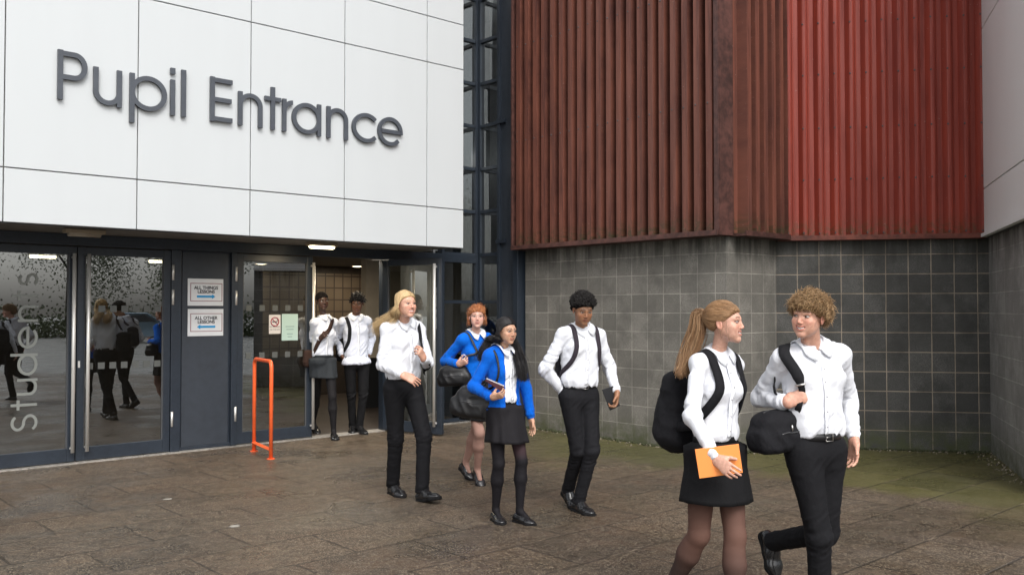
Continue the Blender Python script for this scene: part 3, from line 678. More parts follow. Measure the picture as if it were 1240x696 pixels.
# ------------------------------------------------------------------ what the glass reflects: trees and a car across the yard
M['bark'] = speck(mat('bark', (.06, .048, .035), .9), 10, .4)
lf = mat('leaf', (.045, .075, .022), .6); t = NT(lf); oi = t.n('ShaderNodeNewGeometry').outputs['Random Per Island']; t.out('Base Color', t.mix(oi, (.05, .075, .03), (.11, .14, .06))); M['leaf'] = lf
def tree(x, y, h, label, seed):
    rs = np.random.RandomState(seed); root = empty('tree', (x, y, 0), label, 'tree', 'trees across the yard')
    mb = MB(); mb.tube([(x, y, 0), (x+.1, y, h*.3), (x-.1, y+.1, h*.6)], [.22, .16, .08], 8); B = []
    for k in range(9):
        a = rs.uniform(0, 6.28); z = h*rs.uniform(.3, .6); e = np.array([x+math.cos(a)*h*.25, y+math.sin(a)*h*.25, z+h*.22]); mb.tube([(x, y, z), (e+np.array([x, y, z]))/2+[0, 0, .3], e], [.08, .05, .02], 6); B.append(e)
    mb.build('trunk', M['bark'], root, True)
    cl = np.array([np.array([x, y, h*.62])+rs.normal(size=3)*[h*.19, h*.19, h*.17] for _ in range(34)]+B)
    n = 24000; c = cl[rs.randint(len(cl), size=n)]+rs.normal(size=(n, 3))*h*.075; c[:, 2] = np.maximum(c[:, 2], .6)
    a = rs.normal(size=(n, 3)); a /= np.linalg.norm(a, axis=1)[:, None]; b = np.cross(a, rs.normal(size=(n, 3))); b /= np.linalg.norm(b, axis=1)[:, None]; s = rs.uniform(.05, .10, (n, 1))
    V = np.stack([c-a*s, c+b*s*.6, c+a*s, c-b*s*.6], 1)
    mk('crown', V.reshape(-1, 3), np.arange(4*n).reshape(n, 4), M['leaf'], root, False)
rs = np.random.RandomState(3); k = 0
for i in range(11):
    a = rad(-72+i*10.5); d = 46+6*math.sin(i*2.3); tree(math.cos(a)*d+2, math.sin(a)*d+3, 9+2.5*math.sin(i*1.7+1), 'leafy tree across the yard, mirrored in the door glass', 20+i)
mb = MB(); rs = np.random.RandomState(9); n = 40000; V = np.zeros((n, 4, 3))
for i in range(n):
    a = rad(rs.uniform(-80, 45)); d = rs.uniform(38, 42); c = np.array([math.cos(a)*d+2, math.sin(a)*d+3, abs(rs.normal())*.75]); u_ = unit(rs.normal(size=3)); b = unit(np.cross(u_, rs.normal(size=3))); V[i] = [c-u_*.10, c+b*.07, c+u_*.10, c-b*.07]
tag(mk('hedge', V.reshape(-1, 3), np.arange(4*n).reshape(n, 4), M['leaf'], None, False), 'low green hedge across the yard, mirrored in the glass', 'hedge')
# car seen mirrored in the door
cc = np.array([29.0, -7.8, 0]); ca = rad(58); cu_, cn_ = (math.cos(ca), math.sin(ca)), (-math.sin(ca), math.cos(ca)); CF = Fr(cc, cu_, cn_)
car = empty('parked_car', cc, 'pale blue hatchback parked across the yard, mirrored in the door glass', 'car')
pr = [(-2.05, .32), (-2.08, .75), (-1.95, 1.0), (-1.5, 1.36), (-.9, 1.45), (.1, 1.43), (.75, 1.02), (1.75, .88), (2.08, .68), (2.08, .3)]
mb = MB(); n = len(pr); V = []
for d, k in ((-.85, 0), (-.78, 1), (.78, 1), (.85, 0)):
    V += [CF.p(x, d*(1 if z < 1.05 else .8), z+(.0 if not k else .03)) for x, z in pr]
Fc = [(j*n+i, j*n+i+1, (j+1)*n+i+1, (j+1)*n+i) for j in range(3) for i in range(n-1)]+[tuple(range(n)), tuple(3*n+i for i in range(n))[::-1]]
mb.add(V, Fc); mb.build('body', mat('car_paint', (.30, .42, .52), .2), car, True)
mb = MB()
for sgn_ in (-1, 1): mb.add([CF.p(x, sgn_*(.87 if z < 1.05 else .72), z) for x, z in ((-1.6, 1.0), (-1.2, 1.33), (0, 1.36), (.55, 1.02))], [(0, 1, 2, 3)])
mb.add([CF.p(.16, -.6, 1.46), CF.p(.16, .6, 1.46), CF.p(.8, .68, 1.06), CF.p(.8, -.68, 1.06)], [(0, 1, 2, 3)]); mb.build('windows', mat('car_glass', (.02, .025, .03), .1), car)
for x in (-1.3, 1.3):
    for d in (-.85, .85): mb = MB(); mb.tube([CF.p(x, d-.08, .31), CF.p(x, d+.08, .31)], .31, 18); mb.build('wheel', M['blockdark'], car)
# ------------------------------------------------------------------ soft bodies: implicit surfaces
class Field:
    def __init__(s, lo, hi, h):
        s.h = h; s.lo = np.asarray(lo, float)-2*h; n = np.ceil((np.asarray(hi)-s.lo)/h).astype(int)+3
        s.n = n; s.f = np.full(tuple(n), .06, np.float32)
    def sub(s, lo, hi):
        i0 = np.clip(np.floor((lo-s.lo)/s.h).astype(int)-1, 0, s.n-1); i1 = np.clip(np.ceil((hi-s.lo)/s.h).astype(int)+2, 1, s.n)
        if (i1 <= i0).any(): return None, None
        sl = tuple(slice(a, b) for a, b in zip(i0, i1))
        ax = [s.lo[k]+s.h*np.arange(i0[k], i1[k]) for k in range(3)]
        X, Y, Z = np.meshgrid(*ax, indexing='ij', sparse=True)
        return sl, (X, Y, Z)
    def put(s, sl, d, k, op):
        f = s.f[sl]; d = d.astype(np.float32)
        if op == 'add':
            if k > 0:
                hh = np.maximum(k-np.abs(f-d), 0)/k; r = np.minimum(f, d)-hh*hh*k*.25
            else: r = np.minimum(f, d)
        elif op == 'sub':
            if k > 0:
                hh = np.maximum(k-np.abs(f+d), 0)/k; r = np.maximum(f, -d)+hh*hh*k*.25
            else: r = np.maximum(f, -d)
        s.f[sl] = r
    def ell(s, c, r, fr=None, k=.01, op='add'):
        c = np.asarray(c, float); r = np.asarray(r, float)*np.ones(3); R_ = np.eye(3) if fr is None else np.asarray(fr)
        ext = np.sqrt(((R_*r[:, None])**2).sum(0))+k+.02
        sl, g = s.sub(c-ext, c+ext)
        if sl is None: return
        dx, dy, dz = g[0]-c[0], g[1]-c[1], g[2]-c[2]
        q = 0; q2 = 0
        for i in range(3):
            v = dx*R_[i][0]+dy*R_[i][1]+dz*R_[i][2]; q = q+(v/r[i])**2; q2 = q2+(v/(r[i]*r[i]))**2
        k0 = np.sqrt(q); k1 = np.sqrt(q2)+1e-9; s.put(sl, k0*(k0-1)/k1, k, op)
    def cap(s, a, b, ra, rb=None, side=None, k=.01, op='add', flat0=False, flat1=False, power=2.):
        """tapered capsule; ra/rb scalar or (side, depth) radii"""
        a = np.asarray(a, float); b = np.asarray(b, float); rb = ra if rb is None else rb
        ra = np.asarray(ra, float)*np.ones(2); rb = np.asarray(rb, float)*np.ones(2)
        L = np.linalg.norm(b-a); t = (b-a)/max(L, 1e-6)
        if side is None: side = np.array([1., 0, 0]) if abs(t[0]) < .9 else np.array([0, 1., 0])
        sd = unit(np.asarray(side, float)-t*(np.asarray(side, float)@t)); dp = np.cross(t, sd)
        R_ = max(ra.max(), rb.max())+k+.02
        sl, g = s.sub(np.minimum(a, b)-R_, np.maximum(a, b)+R_)
        if sl is None: return
        dx, dy, dz = g[0]-a[0], g[1]-a[1], g[2]-a[2]
        ax = dx*t[0]+dy*t[1]+dz*t[2]; u = dx*sd[0]+dy*sd[1]+dz*sd[2]; v = dx*dp[0]+dy*dp[1]+dz*dp[2]
        q = np.clip(ax/max(L, 1e-6), 0, 1); ov = ax-q*L
        rs = ra[0]+(rb[0]-ra[0])*q; rd = ra[1]+(rb[1]-ra[1])*q; rm = (rs+rd)/2
        if power == 2.: kk = np.sqrt((u/rs)**2+(v/rd)**2+(ov/rm)**2)
        else: kk = (np.abs(u/rs)**power+np.abs(v/rd)**power+np.abs(ov/rm)**power)**(1/power)
        d = (kk-1)*np.minimum(rs, rd)
        if flat0: d = np.maximum(d, -ax)
        if flat1: d = np.maximum(d, ax-L)
        s.put(sl, d, k, op)
    def plane(s, p, n, op='cut', box=None):
        """remove everything on the side n points to (inside the box)"""
        n = unit(n); p = np.asarray(p, float)
        lo, hi = box if box else (s.lo, s.lo+s.n*s.h)
        sl, g = s.sub(np.asarray(lo, float), np.asarray(hi, float))
        if sl is None: return
        d = (g[0]-p[0])*n[0]+(g[1]-p[1])*n[1]+(g[2]-p[2])*n[2]
        s.f[sl] = np.maximum(s.f[sl], d.astype(np.float32))
    def mesh(s):
        F_ = s.f; F_[0] = F_[-1] = .06; F_[:, 0] = F_[:, -1] = .06; F_[:, :, 0] = F_[:, :, -1] = .06
        neg = F_ < 0; nx, ny, nz = F_.shape
        cnt = np.zeros((nx-1, ny-1, nz-1), np.int8)
        for i in (0, 1):
            for j in (0, 1):
                for k in (0, 1): cnt += neg[i:nx-1+i, j:ny-1+j, k:nz-1+k]
        act = (cnt > 0) & (cnt < 8); I = np.argwhere(act); N_ = len(I)
        ids = np.full(act.shape, -1, np.int64); ids[act] = np.arange(N_)
        P = np.zeros((N_, 3)); W = np.zeros(N_)
        cs = [(i, j, k) for i in (0, 1) for j in (0, 1) for k in (0, 1)]
        val = {c: F_[I[:, 0]+c[0], I[:, 1]+c[1], I[:, 2]+c[2]] for c in cs}
        for a in cs:
            for ax in range(3):
                if a[ax]: continue
                b = list(a); b[ax] = 1; b = tuple(b); fa, fb = val[a], val[b]; m = (fa < 0) != (fb < 0)
                t = np.where(m, fa/np.where(m, fa-fb, 1), 0); q = np.tile(np.array(a, float), (N_, 1)); q[:, ax] = t
                P += q*m[:, None]; W += m
        V = s.lo+s.h*(I+P/np.maximum(W, 1)[:, None]); Q = []
        for ax in range(3):
            sa = [slice(None)]*3; sb = [slice(None)]*3; sa[ax] = slice(0, -1); sb[ax] = slice(1, None)
            A, B = neg[tuple(sa)], neg[tuple(sb)]; E = np.argwhere(A != B); inside = A[E[:, 0], E[:, 1], E[:, 2]]
            o1, o2 = [(1, 2), (2, 0), (0, 1)][ax]; c = []
            for d1, d2 in ((-1, -1), (0, -1), (0, 0), (-1, 0)):
                e = E.copy(); e[:, o1] += d1; e[:, o2] += d2; c.append(ids[e[:, 0], e[:, 1], e[:, 2]])
            q = np.stack(c, 1); q[~inside] = q[~inside][:, ::-1]; Q.append(q)
        Q = np.concatenate(Q); Q = Q[(Q >= 0).all(1)]
        return V, Q
def relax(V, Q, it=1, lam=.5):
    E = np.concatenate([Q[:, [0, 1]], Q[:, [1, 2]], Q[:, [2, 3]], Q[:, [3, 0]]]); n = len(V)
    for k in range(it):
        S = np.zeros_like(V); c = np.bincount(E[:, 0], minlength=n)+np.bincount(E[:, 1], minlength=n)
        for d in range(3): S[:, d] = np.bincount(E[:, 0], V[E[:, 1], d], n)+np.bincount(E[:, 1], V[E[:, 0], d], n)
        V = V+lam*(S/np.maximum(c, 1)[:, None]-V)
    return V
def vnorm(V, Q):
    n = np.cross(V[Q[:, 2]]-V[Q[:, 0]], V[Q[:, 3]]-V[Q[:, 1]]); N_ = np.zeros_like(V)
    for i in range(4):
        for d in range(3): N_[:, d] += np.bincount(Q[:, i], n[:, d], len(V))
    return N_/np.maximum(np.linalg.norm(N_, axis=1), 1e-9)[:, None]
def joinq(parts):
    V = []; Q = []; c = []; b = 0
    for v, q, col in parts: V.append(v); Q.append(q+b); c.append(np.tile(col, (len(v), 1)) if np.ndim(col) == 1 else col); b += len(v)
    return np.concatenate(V), np.concatenate(Q), np.concatenate(c)
# lattice value noise, vectorised
_tab = np.random.RandomState(1).uniform(-1, 1, (64, 64, 64))
def vn(P, off=0):
    P = P+off*7.31; i = np.floor(P).astype(int); f = P-i; f = f*f*(3-2*f); r = 0
    for a in (0, 1):
        for b in (0, 1):
            for c in (0, 1):
                w_ = (f[:, 0] if a else 1-f[:, 0])*(f[:, 1] if b else 1-f[:, 1])*(f[:, 2] if c else 1-f[:, 2])
                r = r+w_*_tab[(i[:, 0]+a) % 64, (i[:, 1]+b) % 64, (i[:, 2]+c) % 64]
    return r
def seg_t(P, a, b):
    ab = b-a; t = np.clip(((P-a)@ab)/(ab@ab), -.2, 1.2); d = np.linalg.norm(P-(a+np.clip(t, 0, 1)[:, None]*ab), axis=1); return t, d
# ------------------------------------------------------------------ figures
def _cr(t, p):
    q = t.noise(t.map(p, (1, 1, .7), (.5, .6, .2)), 17, 3, .55); return t.math('ABSOLUTE', t.math('SUBTRACT', q, .5))
def colmat(name, rough=.6, spec=.4, bumpscale=None, bumpst=.2, sheen=0., sss=0., bd=.002, crease=0.):
    m = mat(name, (.5, .5, .5), rough, 0, spec); t = NT(m); a = t.n('ShaderNodeAttribute'); a.attribute_name = 'Col'
    t.out('Base Color', a.outputs['Color'])
    if bumpscale:
        nb_ = t.bump(t.noise(t.geo(), bumpscale, 4, .6), bumpst, bd)
        if crease: nb_ = t.bump(t.math('MULTIPLY', _cr(t, t.geo()), -1.), crease, .03, nb_)
        t.out('Normal', nb_)
    if sheen: t.b.inputs['Sheen Weight'].default_value = sheen; t.b.inputs['Sheen Roughness'].default_value = .4
    if sss:
        t.b.inputs['Subsurface Weight'].default_value = sss; t.b.inputs['Subsurface Radius'].default_value = (1, .4, .25); t.b.inputs['Subsurface Scale'].default_value = .006
    return m
M['skin'] = colmat('skin', .5, .4, 220, .12, sss=.12)
_t = NT(M['skin']); _a = [n for n in _t.N if n.type == 'ATTRIBUTE'][0].outputs['Color']; _n = _t.ramp(_t.noise(_t.geo(), 70, 4, .65), .3, .7)
_t.out('Base Color', _t.mix(1., _a, _t.mix(_n, (.86, .80, .79), (1.06, 1.05, 1.05)), 'MULTIPLY'))
M['hair'] = colmat('hair', .5, .35); M['scalp'] = colmat('scalp_hair', .95, .1, 300, .6)
M['cloth'] = colmat('cotton', .8, .25, 38, .22, bd=.006, crease=.28)
M['dark_cloth'] = colmat('suiting', .82, .2, 45, .2, bd=.006, crease=.22)
M['knit'] = colmat('knitwear', .95, .1, 420, .5, sheen=.08, bd=.002, crease=.4)
M['tights'] = colmat('hosiery', .75, .2)
M['leather'] = colmat('leather', .42, .4, 120, .35)
M['shoe'] = colmat('shoe_leather', .22, .6, 60, .1)
M['canvas'] = colmat('bag_canvas', .85, .2, 260, .5, crease=.4)
M['plastic'] = colmat('cover', .45, .4)
M['metalb'] = mat('buckle_metal', (.6, .58, .55), .3, 1)
def strands(P, r, col, parent, name, mt, n=4, flat=1.):
    """P [S,m,3] -> one mesh of tapering strands, col [S,3]"""
    S, m, _ = P.shape; T = np.gradient(P, axis=1); T /= np.maximum(np.linalg.norm(T, axis=2), 1e-9)[..., None]
    ref = np.random.RandomState(2).normal(size=(S, 1, 3)); A = np.cross(T, ref); A /= np.maximum(np.linalg.norm(A, axis=2), 1e-9)[..., None]; B = np.cross(T, A)
    r = np.broadcast_to(r, (S, m)); V = np.zeros((S, m, n, 3))
    for k in range(n):
        q = 2*math.pi*k/n; V[:, :, k] = P+A*(r*math.cos(q))[..., None]+B*(r*flat*math.sin(q))[..., None]
    idx = np.arange(S*m*n).reshape(S, m, n); Q = np.stack([idx[:, :-1], np.roll(idx, -1, 2)[:, :-1], np.roll(idx, -1, 2)[:, 1:], idx[:, 1:]], -1).reshape(-1, 4)
    c = np.repeat(col, m*n, 0)
    if name is None: return V.reshape(-1, 3), Q, c
    return mk(name, V.reshape(-1, 3), Q, mt, parent, True, col=c)
def spline(C_, m):
    """C_ [S,k,3] control points -> [S,m,3] Catmull-Rom"""
    S, k, _ = C_.shape; C2 = np.concatenate([2*C_[:, :1]-C_[:, 1:2], C_, 2*C_[:, -1:]-C_[:, -2:-1]], 1); out = []
    for q in np.linspace(0, k-1, m):
        i = min(int(q), k-2); f = q-i; a, b, c, d = (C2[:, i+j] for j in range(4))
        out.append(.5*((2*b)+(-a+c)*f+(2*a-5*b+4*c-d)*f*f+(-a+3*b-3*c+d)*f**3))
    return np.stack(out, 1)
def ribbon(mb, P, N_, w, th):
    P = np.asarray(P); m = len(P); V = []
    for i in range(m):
        t = unit(P[min(i+1, m-1)]-P[max(i-1, 0)]); n = unit(N_[i]-t*(N_[i]@t)); s = np.cross(t, n); ww = w if np.isscalar(w) else w[i]
        V += [P[i]-s*ww/2, P[i]+s*ww/2, P[i]+s*ww/2+n*th, P[i]-s*ww/2+n*th]
    Fc = [(4*i+k, 4*i+(k+1) % 4, 4*i+4+(k+1) % 4, 4*i+4+k) for i in range(m-1) for k in range(4)]+[(3, 2, 1, 0), tuple(4*(m-1)+k for k in range(4))]
    mb.add(V, Fc)
def bvh(V, Q): return BVHTree.FromPolygons([tuple(v) for v in V], [tuple(q) for q in Q.tolist()])
def onsurf(bv, P, off, C0=None):
    out = []; ns = []
    for p in P:
        l, n, i, d = bv.find_nearest(Vector(p)); n = np.array(n); out.append(np.array(l)+n*off); ns.append(n)
    out = np.array(out); ns = np.array(ns)
    for _ in range(2): out[1:-1] = (out[:-2]+2*out[1:-1]+out[2:])/4; ns[1:-1] = (ns[:-2]+2*ns[1:-1]+ns[2:])/4
    return out, ns
def head_mesh(sp, nk_loc, h):
    """head and neck in head-local metres: x to the person's right, y forward, z up, origin between the eyes' level and ears"""
    f = Field((-.10, -.135, min(-.16, nk_loc[2]-.03)), (.10, .125, .13), h)
    fem = sp.get('fem', 0); j = .92 if fem else 1.0; sm = sp.get('smile', 0)
    f.ell((0, -.018, .030), (.0735, .0915, .083), k=0)
    f.ell((0, .026, -.016), (.0565*j, .059, .080), k=.03)
    f.ell((0, .032, -.070), (.038*j, .043, .034), k=.03)
    for s in (-1, 1):
        f.cap((s*.047*j, -.006, -.045), (s*.013, .060, -.096), .010, .009, k=.028)
        f.ell((s*.040, .055, -.024-.0*sm), (.017+.003*sm, .019+.003*sm, .016), k=.022)
        f.cap((s*.040, .069, .020), (s*.010, .078, .018), .0075, k=.018)
    f.ell((0, .068, -.098), (.015 if fem else .018, .012, .012), k=.018)
    for s in (-1, 1): f.ell((s*.035, .042, -.052), (.020, .026, .028), k=.03)
    for s in (-1, 1): f.ell((s*.031, .0905, .0005), (.0155, .0125, .0095), k=.010, op='sub')
    f.cap((0, .080, .010), (0, .099-.002*fem, -.029), .0058, .0088-.0010*fem, k=.010)
    for s in (-1, 1): f.ell((s*.0105, .0925, -.034), (.0060, .0080, .0056), k=.006)
    # mouth
    mw = .021+.006*sm
    xs_ = np.linspace(-mw, mw, 7)
    def mz(x, o): return -.063+o+sm*.010*(abs(x)/mw)**2
    def my(x): return .0845-.014*(abs(x)/.027)**2-.0015*sm
    for i in range(6):
        a, b = xs_[i], xs_[i+1]; r = lambda x: .0052*(1-.55*(abs(x)/mw)**2)
        g = .0042*sm
        f.cap((a, my(a), mz(a, .0035+g)), (b, my(b), mz(b, .0035+g)), r(a)*.85, r(b)*.85, k=.005)
        f.cap((a, my(a), mz(a, -.0045-g)), (b, my(b), mz(b, -.0045-g)), r(a), r(b), k=.005)
    for i in range(6):
        a, b = xs_[i]*.88, xs_[i+1]*.88; f.cap((a, my(a)+.006, mz(a, 0)), (b, my(b)+.006, mz(b, 0)), .0018+.0022*sm, k=.003, op='sub')
    for s in (-1, 1):
        R_ = np.array([[math.cos(.35), -s*math.sin(.35)*-1, 0], [-s*math.sin(.35)*-1*-1, math.cos(.35), 0], [0, 0, 1.]])
        f.ell((s*.0765, -.010, -.010), (.0065, .0175, .030), fr=[[1, s*.0, 0], [0, 1, .22], [0, -.22, 1]], k=.006)
        f.ell((s*.0835, -.006, -.008), (.006, .010, .019), k=.004, op='sub')
    # neck
    nk = np.asarray(nk_loc, float); r = .0405 if fem else .0495
    f.cap((0, -.018, -.055), nk, (r, r*.98), (r*1.06, r*1.02), k=.022)
    if not fem: f.ell(nk*.45+np.array([0, .035, -.055*.9]), (.012, .012, .016), k=.02)
    V, Q = f.mesh(); V = relax(V, Q, 1, .35)
    x, y, z = V.T; c = np.tile(np.array(sp['skin'], float), (len(V), 1))
    def tint(m, col, k=1.):
        m = (np.clip(m, 0, 1)*k)[:, None]; c[:] = c*(1-m)+np.array(col)*m
    sk = np.array(sp['skin'])
    warm = sk*np.array([1.08, .80, .78])
    for s in (-1, 1): tint(np.exp(-(((x-s*.038)/.018)**2+((z+.028)/.018)**2))*(y > .03), warm, .55)
    tint(np.exp(-((x/.014)**2+((z+.030)/.014)**2))*(y > .08), warm, .55); tint((np.abs(x) > .072)*(y > -.04)*1., warm, .5)
    zc = -.063+sm*.010*(np.abs(x)/mw)**2
    lip = (np.abs(x) < mw)*(y > .06)*(np.abs(z-zc) < .0085+.004*sm)*(1-.6*(np.abs(x)/mw)**2 > np.abs(z-zc)/(.0095+.004*sm)-.2)
    tint(lip*1., sp.get('lip', sk*np.array([.86, .55, .55])), .85)
    tint((np.abs(x) < mw*.93)*(y > .055)*(np.abs(z-zc) < .0022+.0035*sm*(1-(np.abs(x)/mw)**2))*1., (.10, .03, .03), .8)
    if sm > .8: tint((np.abs(x) < mw*.74)*(y > .055)*(np.abs(z-zc-.0006) < .0034*(1-(np.abs(x)/mw)**2))*1., (.74, .71, .66), .95)
    bz = .0255-.18*np.clip(np.abs(x)-.034, 0, 1)+.06*np.clip(np.abs(x)-.012, 0, .02); bw = sp.get('brow', .0042)
    tint(((np.abs(x) > .011) & (np.abs(x) < .047) & (y > .035) & (np.abs(z-bz) < bw*(1.2-.5*np.abs(x)/.047)))*1., sp.get('browc', np.array(sp['hair'])*.6), .8)
    for s in (-1, 1):
        ex = (x-s*.031)/.0165; ez = (z-.0035-.003*(1-ex**2))/.0026
        tint(((np.abs(ex) < 1) & (np.abs(ez) < 1) & (y > .05))*1., (.03, .018, .014), .75)
    parts = [(V, Q, c)]
    # eyes
    for s in (-1, 1):
        e = MB(); n = 10; e.ell((s*.031, .0735, .0005), (.0135, .0105, .0056 if not sp.get('down') else .004), n)
        EV = np.array(e.V); EQ = np.array([q if len(q) == 4 else (q[0], q[1], q[2], q[2]) for q in e.F])
        gx = s*.031+sp.get('gaze', 0)*.005; dd = np.hypot(EV[:, 0]-gx, EV[:, 2]-.001)
        ec = np.where((dd < .0062)[:, None], (.03, .02, .015), (.36, .33, .31)); parts.append((EV, EQ, ec))
    if sm:
        th = MB(); pts = [(x_, my(x_)-.0035, mz(x_, .0005)) for x_ in xs_*.72]; th.tube([(a_, b_-.0015, c_) for a_, b_, c_ in pts], .0034*sm, 6, side=(0, 0, 1), ry=.003)
        TV = np.array(th.V); TQ = np.array([q if len(q) == 4 else (q[0], q[1], q[2], q[2]) for q in th.F if len(q) <= 4]); parts.append((TV, TQ, np.array([.75, .73, .68])))
    return parts
def hand_parts(sp, w_, d, n, fd, right, curl, k, h, thumb=.5, spread=1., fcurl=None):
    d = unit(d); n = unit(n-d*(n@d)); s = np.cross(d, n)*(1 if right else -1)
    ctr = w_+d*.09*k; f = Field(ctr-.125*k, ctr+.125*k, h)
    P = lambda a, b, c: w_+(d*a+s*b+n*c)*k
    f.cap(w_-fd*.06*k, w_+fd*.004*k, np.array([.025, .021])*k, np.array([.0255, .0185])*k, side=s, k=0); f.cap(w_, P(.02, 0, 0), np.array([.0255, .0185])*k, np.array([.027, .017])*k, side=s, k=.01)
    f.cap(P(.010, 0, 0), P(.078, 0, 0), np.array([.029, .016])*k, np.array([.039, .0125])*k, side=s, k=.012, power=2.4)
    f.ell(P(.034, .024, .008), np.array([.024, .014, .014])*k, fr=[d, s, n], k=.012)
    for i, (o, L) in enumerate(((.030, .070), (.0105, .079), (-.0095, .073), (-.028, .057))):
        c = fcurl[i] if fcurl else curl*(1+.12*(i-1)); p = P(.084-.004*abs(i-1), o, 0); a = c*.55; r = .0081*k*(1-.06*(i == 3)*2)
        dd = d+s*(.06*spread*(1.5-i))
        for j, (fr_, bend) in enumerate(((.44, c), (.31, c*.75), (.25, 0))):
            v = unit(dd*math.cos(a)+n*math.sin(a)); q = p+v*L*fr_*k; f.cap(p, q, r, r*.92, k=.0025 if j else .0032); r *= .92; p = q; a += bend
    p = P(.022, .026, .006); v = unit(d*(.75-.2*thumb)+s*(.75-.5*thumb)+n*(.25+.6*thumb))
    q = p+v*.042*k; f.cap(p, q, .0135*k, .0105*k, k=.010); v2 = unit(v*1.0+d*.5-s*.2*thumb+n*.2*thumb); q2 = q+v2*.030*k; f.cap(q, q2, .0102*k, .0082*k, k=.004)
    V, Q = f.mesh(); V = relax(V, Q, 1, .3); sk = np.array(sp['skin'])
    tip = np.clip((np.linalg.norm(V-ctr, axis=1)-.05)/.08, 0, 1)[:, None]
    return V, Q, sk*(1-tip*.25)+sk*np.array([1.08, .8, .78])*tip*.25
def shoe_parts(kn, an, toe, k, col, h=.006, kind='oxford'):
    s = unit(an-kn); f0 = unit(toe-an); u0 = unit(-s-f0*((-s)@f0)); a = rad(19)
    f = f0*math.cos(a)+u0*math.sin(a); u = u0*math.cos(a)-f0*math.sin(a); r = np.cross(f, u)
    P = lambda x, y, z: an+(f*x+r*y+u*z)*k
    F_ = Field(an-.25*k, an+.25*k, h); lo = -.082
    F_.cap(P(-.042, 0, -.045), P(.05, 0, -.052), np.array([.034, .034])*k, np.array([.040, .034])*k, side=r, k=0)
    F_.cap(P(.05, 0, -.052), P(.118, .0, -.060), np.array([.042, .034])*k, np.array([.046, .026])*k, side=r, k=.02)
    F_.cap(P(.118, 0, -.060), P(.162, -.0, -.064), np.array([.045, .025])*k, np.array([.032, .018])*k, side=r, k=.02)
    if kind != 'loafer': F_.cap(P(-.012, 0, .015), P(.055, 0, -.035), np.array([.036, .040])*k, np.array([.036, .030])*k, side=r, k=.022)
    else: F_.cap(P(-.028, 0, -.03), P(.06, 0, -.035), np.array([.034, .028])*k, np.array([.034, .025])*k, side=r, k=.02)
    F_.plane(P(0, 0, lo+.012), -u)
    V, Q = F_.mesh(); V = relax(V, Q, 1)
    G = Field(an-.25*k, an+.25*k, .005)
    G.cap(P(-.044, 0, lo+.006), P(.05, 0, lo+.006), np.array([.038, .03])*k, np.array([.036, .03])*k, side=r, k=0)
    G.cap(P(.05, 0, lo+.006), P(.125, 0, lo+.006), np.array([.038, .03])*k, np.array([.050, .03])*k, side=r, k=.02)
    G.cap(P(.125, 0, lo+.006), P(.168, 0, lo+.006), np.array([.050, .03])*k, np.array([.034, .03])*k, side=r, k=.02)
    G.plane(P(0, 0, lo+.016), u); th = -.012 if kind != 'loafer' else -.006
    G.plane(P(0, 0, lo+th), -u)
    # step behind the heel block
    V2, Q2 = G.mesh()
    return (V, Q, np.array(col)), (V2, Q2, np.array(col)*.6)
